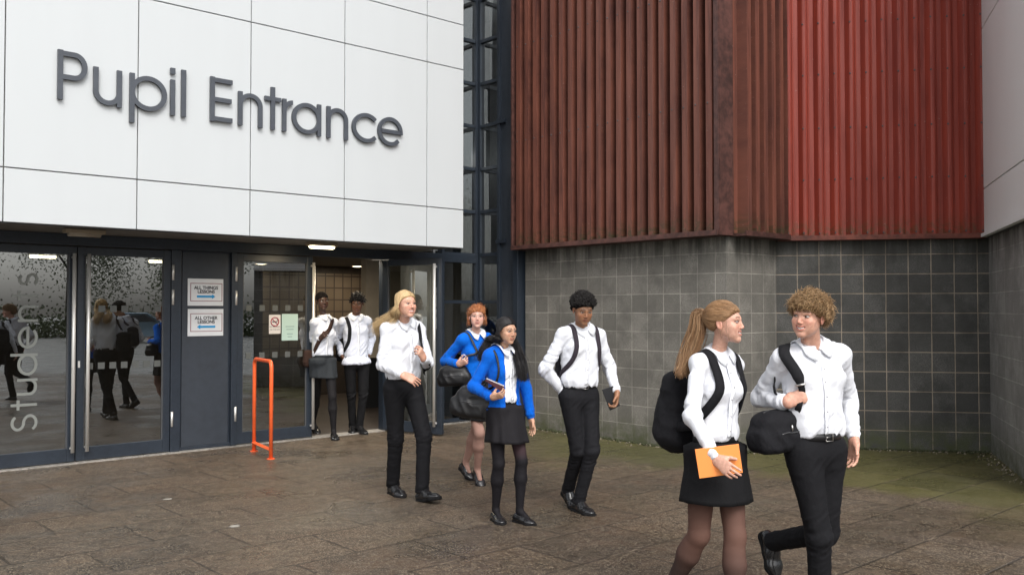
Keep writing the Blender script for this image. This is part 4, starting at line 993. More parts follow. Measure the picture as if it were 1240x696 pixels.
def person(sp):
    nm = sp['label'][:18]; H = sp['H']; k = H/1.75; near = sp.get('near', 0); fem = sp.get('fem', 0)
    pel = at(sp['pel'][0], sp['pel'][1], sp['Y']); J = {}
    ah, as_, ahd = (rad(x) for x in sp['yaw'])
    vec = lambda a: (np.array([-math.cos(a), -math.sin(a), 0]), np.array([math.sin(a), -math.cos(a), 0]))
    Rh, Fh = vec(ah); Rs, Fs = vec(as_); Rd, Fd = vec(ahd)
    neck = solve(sp['neck'][0], sp['neck'][1], pel, .298*H, sp.get('lean', -1), nm+' neck'); t = unit(neck-pel)
    roll = sp.get('sroll', 0); Rs_ = unit(Rs+np.array([0, 0, math.tan(rad(roll))])); Rs_ = unit(Rs_-t*(Rs_@t)+np.array([0, 0, math.tan(rad(roll))])*.6)
    sw = (.084 if fem else .094)*H*sp.get('shw', 1); drop = .022*H
    J['Rs'] = neck+Rs_*sw-t*drop; J['Ls'] = neck-Rs_*sw-t*drop
    J['Rh'] = pel+Rh*.050*H; J['Lh'] = pel-Rh*.050*H
    for s in 'RL':
        e = sp[s+'e']; J[s+'e'] = solve(e[0], e[1], J[s+'s'], .172*H, e[2], nm+s+' elbow')
        e = sp[s+'w']; J[s+'w'] = solve(e[0], e[1], J[s+'e'], .148*H, e[2], nm+s+' wrist')
        e = sp[s+'f']; fk = .93 if fem else 1.; A = gnd(e[0], e[1]); J[s+'a'] = A+np.array([0, 0, .082*k*fk+e[2]])
        hp0 = J[s+'h']; dv = J[s+'a']-hp0; dl = np.linalg.norm(dv); L = .2465*H
        if dl > 1.995*L: print('LEG', nm, s, round(dl/(2*L), 3)); L = dl/1.995
        ya = rad(e[3]); pp = rad(e[4]); fdir = np.array([math.sin(ya), -math.cos(ya), 0]); pole = unit(fdir-unit(dv)*(fdir@unit(dv)))
        J[s+'k'] = hp0+dv/2+pole*math.sqrt(max(0, L*L-dl*dl/4))
        ff = fdir*math.cos(pp)-np.array([0, 0, 1.])*math.sin(pp); uu = fdir*math.sin(pp)+np.array([0, 0, 1.])*math.cos(pp)
        J[s+'t'] = J[s+'a']+(ff*math.cos(rad(19))-uu*math.sin(rad(19)))*.113*H*fk
    print(nm, 'pelZ/H %.3f' % (pel[2]/H), 'ankles z %.2f %.2f' % (J['Ra'][2], J['La'][2]), 'toes %.2f %.2f' % (J['Rt'][2], J['Lt'][2]), 'Y %.2f | %.2f %.2f' % (pel[1], J['Ra'][1], J['La'][1]))
    hc = solve(sp['head'][0], sp['head'][1], neck+Fs*.01, .108*H, sp.get('hlean', -1), nm+' head')
    pit, rol = rad(sp.get('pitch', 0)), rad(sp.get('roll', 0))
    Zd = np.array([0, 0, 1.]); Yd = Fd*math.cos(pit)-Zd*math.sin(pit); Zd = np.cross(Rd, Yd)
    Xd = Rd*math.cos(rol)+Zd*math.sin(rol); Zd = np.cross(Xd, Yd); hs = .1235*H/.225*sp.get('hs', 1)
    HF = np.stack([Xd, Yd, Zd]); HW = lambda L: hc+(np.asarray(L)*hs)@HF; HL = lambda W_: ((np.asarray(W_)-hc)@HF.T)/hs
    foot = (J['Ra']+J['La'])/2; base = np.array([foot[0], foot[1], sp.get('floor', 0)])
    root = empty('person', base, sp['label'], 'person', sp.get('group'))
    S = dict(J=J, neck=neck, pel=pel, t=t, Rs=Rs, Fs=Fs, Rh=Rh, Fh=Fh, HW=HW, HL=HL, root=root, sp=sp, hc=hc, hs=hs, k=k, H=H)
    TL = S['T'] = lambda x, y, z: pel+t*(z*H)+((Rh*(1-z/.3)+Rs*(z/.3))*x+(Fh*(1-z/.3)+Fs*(z/.3))*y)*H
    Rz = lambda z: unit(Rh*(1-z/.3)+Rs*(z/.3)); sk = np.array(sp['skin'], float)
    # --- skin body
    parts = [(HW(V), Q, c) for V, Q, c in head_mesh(sp, HL(neck-t*.01*H+Fs*.004), .0032 if near else .0045)]
    allp = np.array(list(J.values())+[pel, neck]); f = Field(allp.min(0)-.12, allp.max(0)+.12, .011)
    f.cap(TL(0, 0, .03), TL(0, 0, .14), np.array([.066, .042])*H, np.array([.060, .040])*H, side=Rh, k=0)
    f.cap(TL(0, 0, .14), TL(0, .0, .25), np.array([.060, .042])*H, np.array([.070, .042])*H, side=Rs, k=.03)
    f.cap(J['Rs']-t*.02*H, J['Ls']-t*.02*H, .015*H, k=.02); f.cap(TL(0, 0, .25), neck, .032*H, .026*H, k=.02)
    for s in 'RL':
        f.cap(J[s+'s']-t*.02*H, J[s+'e'], .014*H, .013*H, k=.01); f.cap(J[s+'e'], J[s+'w'], .013*H, .0125*H, k=.005)
        lk = .80 if sp['bottom'] == 'skirt' else 1; f.cap(J[s+'h'], J[s+'k'], .040*H*lk, .026*H*lk, k=.03 if lk == 1 else .01); f.cap(J[s+'k'], J[s+'a'], .024*H*lk, .015*H*lk, k=.015 if lk == 1 else .005)
    V, Q = f.mesh(); parts.append((V, Q, sk)); mats = [M['skin']]
    for s in 'RL':
        hd = sp.get(s+'hand')
        if hd is None: continue
        w_ = J[s+'w']; tgt = solve(hd['d'][0], hd['d'][1], w_, .10*k, hd['d'][2], nm+s+' hand'); d = unit(tgt-w_)
        n = np.array(hd['n'][0]*Rs+hd['n'][1]*Fs+hd['n'][2]*np.array([0, 0, 1.]))
        parts.append(hand_parts(sp, w_, d, n, unit(w_-J[s+'e']), s == 'R', hd.get('curl', .35), k*(.93 if fem else 1.0), .0032 if near else .0042, hd.get('thumb', .5), fcurl=hd.get('fc')))
        S[s+'hd'] = (w_, d, n)
    V, Q, c = joinq(parts); mk('body', V, Q, mats, root, True, col=c)
    # --- shirt
    hS = .0062 if near else .0078; top = sp['top']; g = sp.get('girth', .93)
    if fem: st = [(.045, .072, .050), (.085, .066, .047), (.15, .070, .050), (.205, .076, .054), (.245, .068, .046)]
    else: st = [(.045, .084, .056), (.085, .086, .059), (.15, .088, .060), (.205, .090, .061), (.245, .080, .052)]
    sleeve = (.0240, .0215, .0208, .0172) if fem else (.0290, .0255, .0248, .0200)
    def torso(f, infl=0., z0=.045):
        for i in range(len(st)-1):
            a, b = st[i], st[i+1]
            f.cap(TL(0, 0, a[0]), TL(0, 0, b[0]), (np.array(a[1:])*g*H*(.965 if i == 0 and z0 >= .045 else 1)+infl), (np.array(b[1:])*g*H+infl), side=Rz((a[0]+b[0])/2), k=.03 if i else 0, power=2.3, flat0=(i == 0))
        a = st[0]
        if z0 < .045: f.cap(TL(0, 0, z0), TL(0, 0, .045), (np.array(a[1:])*g*1.30*H+infl), (np.array(a[1:])*g*H+infl), side=Rh, k=.02, flat0=True)
        f.cap(J['Rs']-t*.012*H, J['Ls']-t*.012*H, (.023 if fem else .028)*H*g+infl, k=.045)
        for s in 'RL': f.cap(neck-t*.004*H, J[s+'s']-t*.004*H, (.026 if fem else .030)*H+infl, (.020 if fem else .024)*H+infl, k=.035)
        if fem:
            for s in (-1, 1): f.ell(TL(s*.036, .036, .195), np.array([.033, .028, .032])*H+infl, fr=[Rs, Fs, t], k=.03)
        else:
            for s in (-1, 1): f.ell(TL(s*.040, .034, .215), np.array([.042, .026, .034])*H+infl, fr=[Rs, Fs, t], k=.03)
        f.cap(neck-t*.03*H, neck+t*.006*H+Fs*.006*H, (.040 if not fem else .034)*H+infl, (.031 if not fem else .026)*H+infl, k=.03, flat1=True)
    def sleeves(f, infl=0.):
        a, b, c_, d_ = (x*H*sp.get('slv', 1)+infl for x in sleeve); a = a*.90
        for s in 'RL':
            if s in sp.get('nosleeve', ''): continue
            sh, el, wr = J[s+'s'], J[s+'e'], J[s+'w']; f.cap(sh-t*.010*H, el, a, b, k=.028); f.cap(el, wr-unit(wr-el)*.028*k, c_, d_, k=.012, flat1=True)
            u = unit(wr-el)
            if infl < .006: f.cap(wr-u*.062*k, wr-u*.004*k, d_*.96, d_*.90, k=.0, flat0=True, flat1=True)
            else: f.cap(wr-u*.05*k, wr-u*.002*k, d_*.92, d_*.84, k=.004, flat1=True)
    def fold(V, Q, z0, amp=1., body=True):
        N_ = vnorm(V, Q); best = np.full(len(V), 9.); D = np.zeros(len(V))
        zt = ((V-pel)@t)/H; xr = (V-pel)@Rs; yf = (V-pel)@Fs
        a = np.abs(vn(np.stack([(xr*1.0+yf*.8)*24, (yf-xr*.2)*20, zt*H*7+xr*5], 1), sp['seed'])); b = vn(np.stack([xr*8, yf*8, zt*H*6], 1), sp['seed']+3)
        c_ = np.abs(vn(np.stack([(xr+zt*H*.9)*17, yf*14, (zt*H-xr*.9)*5], 1), sp['seed']+5))
        lo = np.exp(-((zt-z0)/.045)**2); D = amp*((.6-a)*(.005+.013*lo)+b*.006+(.5-c_)*.013*(zt > z0))
        D += amp*.006*np.exp(-((zt-z0-.022)/.02)**2)
        dt = np.full(len(V), .035 if fem else .045)
        for s in 'RL':
            for p, q, kind in ((J[s+'s'], J[s+'e'], 0), (J[s+'e'], J[s+'w'], 1)):
                T_, d = seg_t(V, p, q); ax = unit(q-p); e1 = unit(np.cross(ax, [.3, .2, .9])); e2 = np.cross(ax, e1); L = np.linalg.norm(q-p); rl = V-p
                al = T_*L; u_, v_ = rl@e1, rl@e2; 
                wt = np.clip((sleeve[1]*H*1.55-d)/.02, 0, 1)*np.clip((T_+.02)/.12, 0, 1) if kind == 0 else np.clip((sleeve[1]*H*1.55-d)/.02, 0, 1)
                n1 = np.abs(vn(np.stack([al*30+u_*14, u_*11, v_*11-al*8], 1), sp['seed']+11+kind)); n2 = np.abs(vn(np.stack([al*16-v_*16, u_*15, v_*15], 1), sp['seed']+17+kind))
                el = np.exp(-((T_-(1 if kind == 0 else 0))/.30)**2); cf = np.exp(-((T_-.86)/.14)**2) if kind else 0
                dd = amp*((.55-n1)*(.006+.012*el+.009*cf)+(.5-n2)*(.008+.007*el)); dd = dd*(np.clip((.93-T_)/.06, 0, 1) if kind else 1); D = D*(1-wt)+dd*wt
        return V+N_*D[:, None]
    cut0 = sp.get('hem', .045)
    f = Field(allp.min(0)-.14, allp.max(0)*[1, 1, 0]+[.14, .14, neck[2]+.12], .010); torso(f, {'shirt': .006, 'sweater': .018, 'cardigan': .024}[top], cut0); V, Q = f.mesh(); S['bvT'] = bvh(V, Q)
    if top in ('shirt', 'sweater'):
        f = Field(allp.min(0)-.14, allp.max(0)*[1, 1, 0]+[.14, .14, neck[2]+.12], hS); infl = 0 if top == 'shirt' else .008
        torso(f, infl, cut0); sleeves(f, infl)
        if cut0 >= .03: f.plane(TL(0, 0, cut0-.004), -t, box=(TL(0, 0, cut0)-[.26, .26, .5], TL(0, 0, cut0)+[.26, .26, .0])) if 0 else None
        if sp.get('open'): f.ell(neck+Fs*.062*k+t*.004, np.array([.014, .03, .028])*k, fr=[Rs, Fs, t], k=.006, op='sub')
        if top == 'sweater': f.ell(neck+t*.026*H+Fs*.012*H, .040*H, k=.006, op='sub')
        V, Q = f.mesh(); V = fold(V, Q, cut0+.0, .62 if top == 'sweater' else 1.)
        if cut0 < .03:
            # loose shirt tails: hem curved up at the sides
            pass
        N_ = vnorm(V, Q); S['bv'] = bvh(V, Q)
        sc = np.array(sp['topc']); mk('shirt' if top == 'shirt' else 'sweater', V, Q, M['cloth'] if top == 'shirt' else M['knit'], root, True, col=np.tile(sc, (len(V), 1))); shirt = root.children[-1] if 0 else None
    elif top == 'cardigan':
        f = Field(allp.min(0)-.14, allp.max(0)*[1, 1, 0]+[.14, .14, neck[2]+.12], hS); torso(f, 0)
        V, Q = f.mesh(); V = fold(V, Q, cut0, 1.); b0_ = bvh(V, Q); mk('shirt', V, Q, M['cloth'], root, True, col=np.tile((.74, .76, .80), (len(V), 1)))
        S['bv0'] = b0_
        f = Field(allp.min(0)-.14, allp.max(0)*[1, 1, 0]+[.14, .14, neck[2]+.12], hS); torso(f, .014, .014); sleeves(f, .008)
        f.cap(TL(-.004, .085, -.12), TL(-.004, .085, .20), np.array([.048, .062])*H, np.array([.043, .062])*H, side=Rs, k=.01, op='sub')
        f.cap(TL(-.002, .07, .20), neck+Fs*.05*H+t*.03*H, np.array([.043, .062])*H, np.array([.022, .05])*H, side=Rs, k=.01, op='sub')
        f.ell(neck+t*.035*H, .042*H, k=.006, op='sub')
        V, Q = f.mesh(); V = fold(V, Q, -.02, .6); S['bv'] = bvh(V, Q); mk('cardigan', V, Q, M['knit'], root, True, col=np.tile(np.array(sp['topc']), (len(V), 1)))
    # --- collar
    ax = unit(unit(HW((0, -.018, -.06))-neck)*.75+t*.25); nb = neck+t*.010*H+Fs*.006*H; rn = (.0325 if not fem else .0272)*H; X_ = unit(Rs-ax*(Rs@ax)); Y_ = np.cross(ax, X_)
    if Y_@Fs < 0: Y_ = -Y_
    def out_(p, e):
        l, n_, _, _ = S['bvT'].find_nearest(Vector(p)); l = np.array(l); n_ = np.array(n_)
        return l+n_*e if (p-l)@n_ < e else p
    cV, cF = [], []
    for s in (1, -1):
        b0 = len(cV); n = 34
        for i in range(n):
            q = i/(n-1); th = rad(7)+q*rad(175); d_ = X_*s*math.sin(th)+Y_*math.cos(th); kk = .97 if s > 0 else 1.
            fr_ = max(0, 1-q*3.2); tip = q/.09 if q < .09 else max(0, 1-(q-.09)/.34)
            top_ = (.024-.022*fr_)*k; low = (-.014-.040*tip)*k if q > .085 else (-.006-.048*tip)*k
            cV += [nb+d_*rn*1.0-ax*.016*k, nb+d_*rn*1.03+ax*top_, nb+d_*rn*1.13+ax*(top_-.001), out_(nb+d_*(rn*1.26+.006*k)+ax*(top_*.4+low*.4), .009), out_(nb+d_*(rn*1.36+.012*k+.014*k*tip)+ax*low, .0085)]
        cF += [(b0+5*i+j, b0+5*i+5+j, b0+5*i+6+j, b0+5*i+1+j) for i in range(n-1) for j in range(4)]
    o = mk('collar', np.array(cV), cF, M['cloth'], root, True, col=np.tile((.77, .79, .83), (len(cV), 1)))
    md = o.modifiers.new('solid', 'SOLIDIFY'); md.thickness = .0035*k; md.offset = 0
    # placket and buttons
    if top != 'sweater':
        bv = S.get('bv0', S['bv']); P = [TL(0, .085, z) for z in np.linspace(cut0+.006, .272, 26)]
        r_, n_ = onsurf(bv, P, .0045)
        for _ in range(6): r_[1:-1] = (r_[:-2]+2*r_[1:-1]+r_[2:])/4; n_[1:-1] = (n_[:-2]+2*n_[1:-1]+n_[2:])/4
        mb = MB(); ribbon(mb, r_, n_, .028*k, .0016); mk('placket', mb.V, mb.F, M['cloth'], root, True, col=np.tile((.78, .8, .84), (len(mb.V), 1)))
        mb = MB()
        for i in (3, 8, 13, 18, 23): mb.ell(r_[i]+n_[i]*.003, (.0055*k,)*3, 4)
        mk('buttons', mb.V, mb.F, mat('button', (.5, .5, .52), .3), root, True)
    if sp.get('pocket'):
        z0_, x0_ = .185, -.048; gp = [[TL(x0_+.034*(i/6-.5), .09, z0_+.036*(1-j/7)-(.006*(1-abs(i-3)/3) if j == 7 else 0)) for i in range(7)] for j in range(8)]; flat_ = [p for r0 in gp for p in r0]
        r_, n_ = [], []
        for p in flat_: l, nn_, _, _ = S['bv'].find_nearest(Vector(p)); r_.append(np.array(l)+np.array(nn_)*.0025)
        o = mk('breast_pocket', r_, [(7*j+i, 7*j+i+1, 7*j+i+8, 7*j+i+7) for j in range(7) for i in range(6)], M['cloth'], root, True, col=np.tile(np.array(sp['topc'])*.98, (56, 1))); md = o.modifiers.new('solid', 'SOLIDIFY'); md.thickness = .003
    # --- trousers / skirt
    bc = np.array(sp['botc'])
    if sp['bottom'] == 'trousers':
        f = Field(np.minimum(allp.min(0)-.14, 9), allp.max(0)*[1, 1, 0]+[.14, .14, TL(0, 0, .06)[2]+.05], .0068 if near else .0085)
        wr, wd_ = (.077, .053) if fem else (.084, .0575)
        f.cap(TL(0, 0, .005), TL(0, 0, .052), np.array([.088, .060])*H*g, np.array([wr, wd_])*H*g, side=Rh, k=0, flat1=True, power=2.2)
        f.ell(TL(0, -.030, -.018), np.array([.070, .040, .05])*H, fr=[Rh, Fh, t], k=.03)
        lw = sp.get('legw', 1)
        for s in 'RL':
            hp_, kn, an = J[s+'h'], J[s+'k'], J[s+'a']; u = unit(an-kn)
            f.cap(hp_+np.array([0, 0, .0]), kn, .0505*H*lw, .0345*H*lw, k=.03); f.cap(kn, an+u*sp.get('cuff', .02), .0335*H*lw, .0285*H*lw, k=.012, flat1=True)
        V, Q = f.mesh(); N_ = vnorm(V, Q); D = vn(V*9, 4)*.004; zt = ((V-pel)@t)/H
        D += (.5-np.abs(vn(np.stack([(V-pel)@Rh*20+zt*30, (V-pel)@Fh*16, zt*H*14], 1), 2)))*.008*np.exp(-((zt+.05)/.04)**2)
        for s in 'RL':
            for p, q, kind in ((J[s+'h'], J[s+'k'], 0), (J[s+'k'], J[s+'a'], 1)):
                T_, d = seg_t(V, p, q); a2 = unit(q-p); e1 = unit(np.cross(a2, Rh)); al = T_*np.linalg.norm(q-p); u_ = (V-p)@e1; v_ = (V-p)@np.cross(a2, e1)
                wt = np.clip((.048*H-d)/.02, 0, 1)*(T_ > .15 if kind == 0 else 1); n1 = np.abs(vn(np.stack([al*30+v_*16, u_*13, v_*13], 1), sp['seed']+23+kind)); kn_ = np.exp(-((T_-(1 if kind == 0 else 0))/.22)**2)+(np.exp(-((T_-1)/.12)**2) if kind else 0)
                n3 = np.abs(vn(np.stack([al*7, u_*26, v_*26], 1), sp['seed']+29)); D = D*(1-.6*wt)+wt*((.5-n1)*(.0035+.010*kn_)+(.5-n3)*.006)
        V = V+N_*D[:, None]; S['bt'] = bvh(V, Q); mk('trousers', V, Q, M['dark_cloth'], root, True, col=np.tile(bc, (len(V), 1)))
        if sp.get('belt', 1):
            mb = MB(); n = 40; P = []; Nn_ = []
            for i in range(n+1):
                a = 2*math.pi*i/n; r1, r2 = wr*g*H+.006, wd_*g*H+.006; e = 2/2.2
                ca, sa = math.cos(a), math.sin(a); d_ = Rh*(abs(ca)**e*np.sign(ca)*r1)+Fh*(abs(sa)**e*np.sign(sa)*r2); P.append(TL(0, 0, .046)+d_); Nn_.append(unit(d_))
            ribbon(mb, P, Nn_, .036*k, .004); mk('belt', mb.V, mb.F, M['leather'], root, True, col=np.tile((.012, .012, .013), (len(mb.V), 1)))
            c0 = TL(0, 0, .046)+Fh*(wd_*g*H+.013); mb = MB(); q = .019*k
            mb.tube([c0+Rh*a*q*1.15+t*b*q for a, b in ((-1, -1), (1, -1), (1, 1), (-1, 1), (-1, -1))], .0025*k, 6); mb.tube([c0-Rh*q*.2, c0+Rh*q*1.1], .002*k, 5); mk('buckle', mb.V, mb.F, M['metalb'], root, True)
    else:
        hem = sp['skirt']; n = 72; V = []; nz = 16; hz = hem['len']; pl = hem.get('pleat', .004); fr_ = hem.get('freq', 11)
        mid_ = (J['Rk']+J['Lk'])/2; hcn = pel+(mid_-pel)*min(1, hz/.24)*.75+np.array([0, 0, 0]); hcn[2] = pel[2]-hz*H
        tc = TL(0, 0, .05)
        # corner-on ellipse; hips wider than the waist
        rw = np.array([.071, .051])*H*sp.get('waistk', 1)
        for j in range(nz):
            q = j/(nz-1); c0 = tc+(hcn-tc)*q; hipb = math.sin(min(1, q*1.9)*math.pi/2); r1 = rw[0]+(hem['rs']*H-rw[0])*(q*.45+.55*hipb*q**.35); r2 = rw[1]+(hem['rd']*H-rw[1])*(q*.45+.55*hipb*q**.35)
            for i in range(n):
                a = 2*math.pi*i/n; sup = 0
                w_ = 1+(pl*q/.1)*math.sin(a*fr_+.8*math.sin(3*a+sp['seed']))+.02*q*math.sin(2*a+sp['seed'])
                e = 2/2.25; ca, sa = math.cos(a), math.sin(a); d_ = Rh*(abs(ca)**e*np.sign(ca)*r1)+Fh*(abs(sa)**e*np.sign(sa)*r2)
                dh = unit(d_); ln = np.linalg.norm(d_)
                for s in 'RL':
                    hp_, kn_ = J[s+'h'], J[s+'k']; tq = (hp_[2]-c0[2])/max(.01, hp_[2]-kn_[2])
                    if tq > -.15: tq = max(tq, 0); ln = max(ln, (hp_+(kn_-hp_)*tq-c0)[:2]@dh[:2]+(.0485-.014*tq)*H*sp.get('legw', 1)+.009)
                d_ = dh*ln
                V.append(c0+d_*w_+np.array([0, 0, .006*q*math.sin(2*a+1)]))
        Vo = np.array(V); cen = np.repeat(tc+(hcn-tc)*np.linspace(0, 1, nz)[:, None], n, 0); Vi = Vo-(Vo-cen)*.025
        V = np.concatenate([Vo, Vi]); m = nz*n; Fc = []
        for j in range(nz-1):
            for i in range(n):
                a, b = j*n+i, j*n+(i+1) % n; Fc.append((a, a+n, b+n, b)); Fc.append((m+a, m+b, m+b+n, m+a+n))
        for i in range(n): b = (i+1) % n; Fc.append(((nz-1)*n+i, m+(nz-1)*n+i, m+(nz-1)*n+b, (nz-1)*n+b)); Fc.append((i, b, m+b, m+i))
        o = mk('skirt', V, Fc, M['dark_cloth'], root, True, col=np.tile(bc, (len(V), 1)))
        mb = MB(); P = []; Nn_ = []
        for i in range(41):
            a = 2*math.pi*i/40; e = 2/2.25; ca, sa = math.cos(a), math.sin(a); d_ = Rh*(abs(ca)**e*np.sign(ca)*(rw[0]+.003))+Fh*(abs(sa)**e*np.sign(sa)*(rw[1]+.003)); P.append(TL(0, 0, .046)+d_); Nn_.append(unit(d_))
        ribbon(mb, P, Nn_, .035*k, .003); mk('waistband', mb.V, mb.F, M['dark_cloth'], root, True, col=np.tile(bc*.9, (len(mb.V), 1)))
        # hosiery: the visible legs
        tp = []
        for s in 'RL':
            kn, an, hp_ = J[s+'k'], J[s+'a'], J[s+'h']; f = Field(np.minimum(np.minimum(hp_, kn), an)-.12, np.maximum(np.maximum(hp_, kn), an)+.12, .0055 if near else .0075)
            fd = unit(Fh-unit(an-kn)*(Fh@unit(an-kn))); q = lambda a, b, x: a+(b-a)*x; lw = sp.get('legw', 1)*H
            f.cap(q(hp_, kn, .22), kn, np.array([.0435, .046])*lw, np.array([.0300, .031])*lw, side=Rh, k=0)
            f.ell(q(hp_, kn, .97)+fd*.006*H, np.array([.0265, .027, .034])*lw, fr=[Rh, fd, unit(kn-an)], k=.015)
            f.cap(kn, q(kn, an, .33), np.array([.0275, .029])*lw, np.array([.031, .0335])*lw, side=Rh, k=.02); f.ell(q(kn, an, .27)-fd*.010*H, np.array([.027, .026, .065])*lw, fr=[Rh, fd, unit(kn-an)], k=.025)
            f.cap(q(kn, an, .33), q(kn, an, .97), np.array([.0305, .032])*lw, np.array([.0175, .0205])*lw, side=Rh, k=.02); f.cap(q(kn, an, .95), an+(J[s+'t']-an)*.55+np.array([0, 0, .0]), .019*lw, .014*lw, k=.015)
            V, Q = f.mesh(); V = relax(V, Q, 2); T1, d1 = seg_t(V, hp_, kn); T2, d2 = seg_t(V, kn, an)
            tone = sp['hose'](V, T1, T2, d1, d2); tp.append((V, Q, tone))
        V, Q, c = joinq(tp); mk('tights', V, Q, M['tights'], root, True, col=c)
    for s in 'RL':
        a, b = shoe_parts(J[s+'k'], J[s+'a'], J[s+'t'], k*(.93 if fem else 1.), sp.get('shoec', (.012, .012, .013)), kind=sp.get('shoe', 'oxford'))
        V, Q, c = joinq([a]); o = mk('shoe', V, Q, M['shoe'], root, True, col=c); V, Q, c = joinq([b]); mk('sole', V, Q, M['canvas'], o, True, col=c)
    return S
# ------------------------------------------------------------------ hair
rsH = np.random.RandomState(42)
CR = np.array([0, -.018, .030]); RR = np.array([.0755, .0945, .0855])
def on_skull(d, off=0.):
    d = np.asarray(d, float); d = d/np.linalg.norm(d, axis=-1, keepdims=True); r = 1/np.sqrt(((d/(RR+off))**2).sum(-1, keepdims=True)); return CR+d*r
def cap_hair(S, thick, col, line=(.6, -.8), drop=0., h=.0045, noise_=.0, fore=.0, name='hair'):
    f = Field((-.12, -.15, -.12), (.12, .12, .15), h); f.ell(CR, RR+thick, k=0)
    n = unit([0, line[0], line[1]]); f.plane(np.array([0, .006, -.004+drop]), n)
    f.ell((0, .125, -.045), (.062, .068, .118+fore), k=.01, op='sub')
    for s in (-1, 1): f.ell((s*.08, -.004, -.012), (.03, .018, .030), k=.008, op='sub')
    V, Q = f.mesh(); N_ = vnorm(V, Q)
    if noise_: V = V+N_*(vn(V*90, 3)*noise_)[:, None]+N_*(vn(V*35, 5)*noise_*1.3)[:, None]
    v = vn(V*np.array([60, 60, 14]), 8)[:, None]*.5+1; return S['HW'](V), Q, np.clip(np.array(col)*(v*.5+.5), 0, 1)
def rim_of(S, Vw, w=.020):
    L = S['HL'](Vw); d = L@unit([0, .6, -.8]); fe = ((L-np.array([0, .125, -.045]))/np.array([.062, .068, .118])); fe = np.sqrt((fe**2).sum(1))
    m = (np.linalg.norm((L-CR)/(RR+.004), axis=1) > .97) & ((d > -.022) | (fe < 1.22)); return L[m]
def jit_col(col, n, amt=.35, alt=None, pa=.3):
    c = np.array(col)*(1+rsH.uniform(-amt, amt, (n, 1)))
    if alt is not None: m = rsH.rand(n, 1) < pa; c = np.where(m, np.array(alt)*(1+rsH.uniform(-amt, amt, (n, 1))), c)
    return np.clip(c, 0, 1)
def finish_hair(S, parts, mt='hair', nc=1):
    if nc == len(parts): V, Q, c = joinq(parts); return mk('hair', V, Q, M['scalp'], S['root'], True, col=c)
    cap = parts[:nc]; parts = parts[nc:]
    V, Q, c = joinq(parts); o = mk('hair', V, Q, M[mt], S['root'], True, col=c); V, Q, c = joinq(cap); mk('hair_roots', V, Q, M['scalp'], o, True, col=c); return o
def curls(n, dirf, rad_, length, tr, turns, off=.0, grav=.3, m=16, flat=1.):
    P = np.zeros((n, m, 3)); i = 0
    while i < n:
        d = rsH.normal(size=3); d /= np.linalg.norm(d)
        if not dirf(d): continue
        p0 = on_skull(d, off*rsH.uniform(.3, 1.)); nrm = unit(d/RR)
        g = unit(nrm*rsH.uniform(.05, .7)+rsH.normal(size=3)*.45+np.array([0, 0, -grav])*rsH.uniform(0, 1.6)+np.array([0, .3, 0])*(d[1] > .3))
        if g@nrm < .05: g = unit(g+nrm*(.1-g@nrm))
        a = unit(np.cross(g, rsH.normal(size=3))); b = np.cross(g, a); q = np.linspace(0, 1, m)[:, None]; ph = rsH.uniform(0, 6.28); L = length*rsH.uniform(.6, 1.15); rr = rad_*rsH.uniform(.7, 1.3)
        P[i] = p0+g*L*q+rr*(a*(np.cos(ph+q*turns*6.28)-math.cos(ph))+b*(np.sin(ph+q*turns*6.28)-math.sin(ph)))*np.minimum(1, q*4); i += 1
    r = tr*np.interp(np.linspace(0, 1, m), [0, .1, .7, 1], [.7, 1, .9, .35])[None, :]
    return P, r
BL = (.012, .012, .014); SHIRT = (.66, .675, .715)
LGT = (.60, .355, .265)
def hose_flat(c): return lambda V, T1, T2, d1, d2: np.tile(np.array(c), (len(V), 1))
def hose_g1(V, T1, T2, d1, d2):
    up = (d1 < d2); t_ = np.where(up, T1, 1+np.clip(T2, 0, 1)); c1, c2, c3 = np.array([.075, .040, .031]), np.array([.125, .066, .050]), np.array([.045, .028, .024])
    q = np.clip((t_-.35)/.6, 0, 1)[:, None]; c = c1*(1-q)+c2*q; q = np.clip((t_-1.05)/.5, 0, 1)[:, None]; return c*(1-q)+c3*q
def hose_g2(V, T1, T2, d1, d2):
    up = (d1 < d2); k = np.where(up, np.clip(1-(T1-.80)/.18, 0, 1), 0)[:, None]; side = (V[:, 0] > G2X)[:, None]
    return np.where(side, np.array([.045, .026, .03])*k+np.array([.009, .008, .010])*(1-k), np.array([.009, .008, .010]))
# ------------------------------------------------------------------ the eight pupils
PE = {}
PE['g1'] = person(dict(seed=1, label='smiling girl with brown ponytail, white shirt and short black skirt, holding an orange folder', H=1.655, Y=4.6, near=1, fem=1, smile=1., skin=LGT, hair=(.17, .085, .04),
    pel=(866, 549), neck=(868, 429), head=(878, 390), yaw=(32, 37, 60), roll=-2, pitch=-2, top='shirt', topc=SHIRT, slv=.98, open=0,
    Re=(838, 503, -1), Rw=(868, 556, -1), Le=(884, 495, 1), Lw=(884, 545, 1),
    Rf=(810, 748, .07, 32, 26), Lf=(890, 773, 0, 30, 0),
    Rhand=dict(d=(884, 570, -1), n=(-.8, -.7, .1), curl=.35, thumb=.3, fc=(.25, .35, .45, .5)), Lhand=dict(d=(886, 568, 1), n=(1, 0, 0)),
    bottom='skirt', botc=(.007, .007, .008), skirt=dict(len=.137, rs=.118, rd=.095, pleat=.0015), hose=hose_g1, shoe='loafer', legw=1.03))
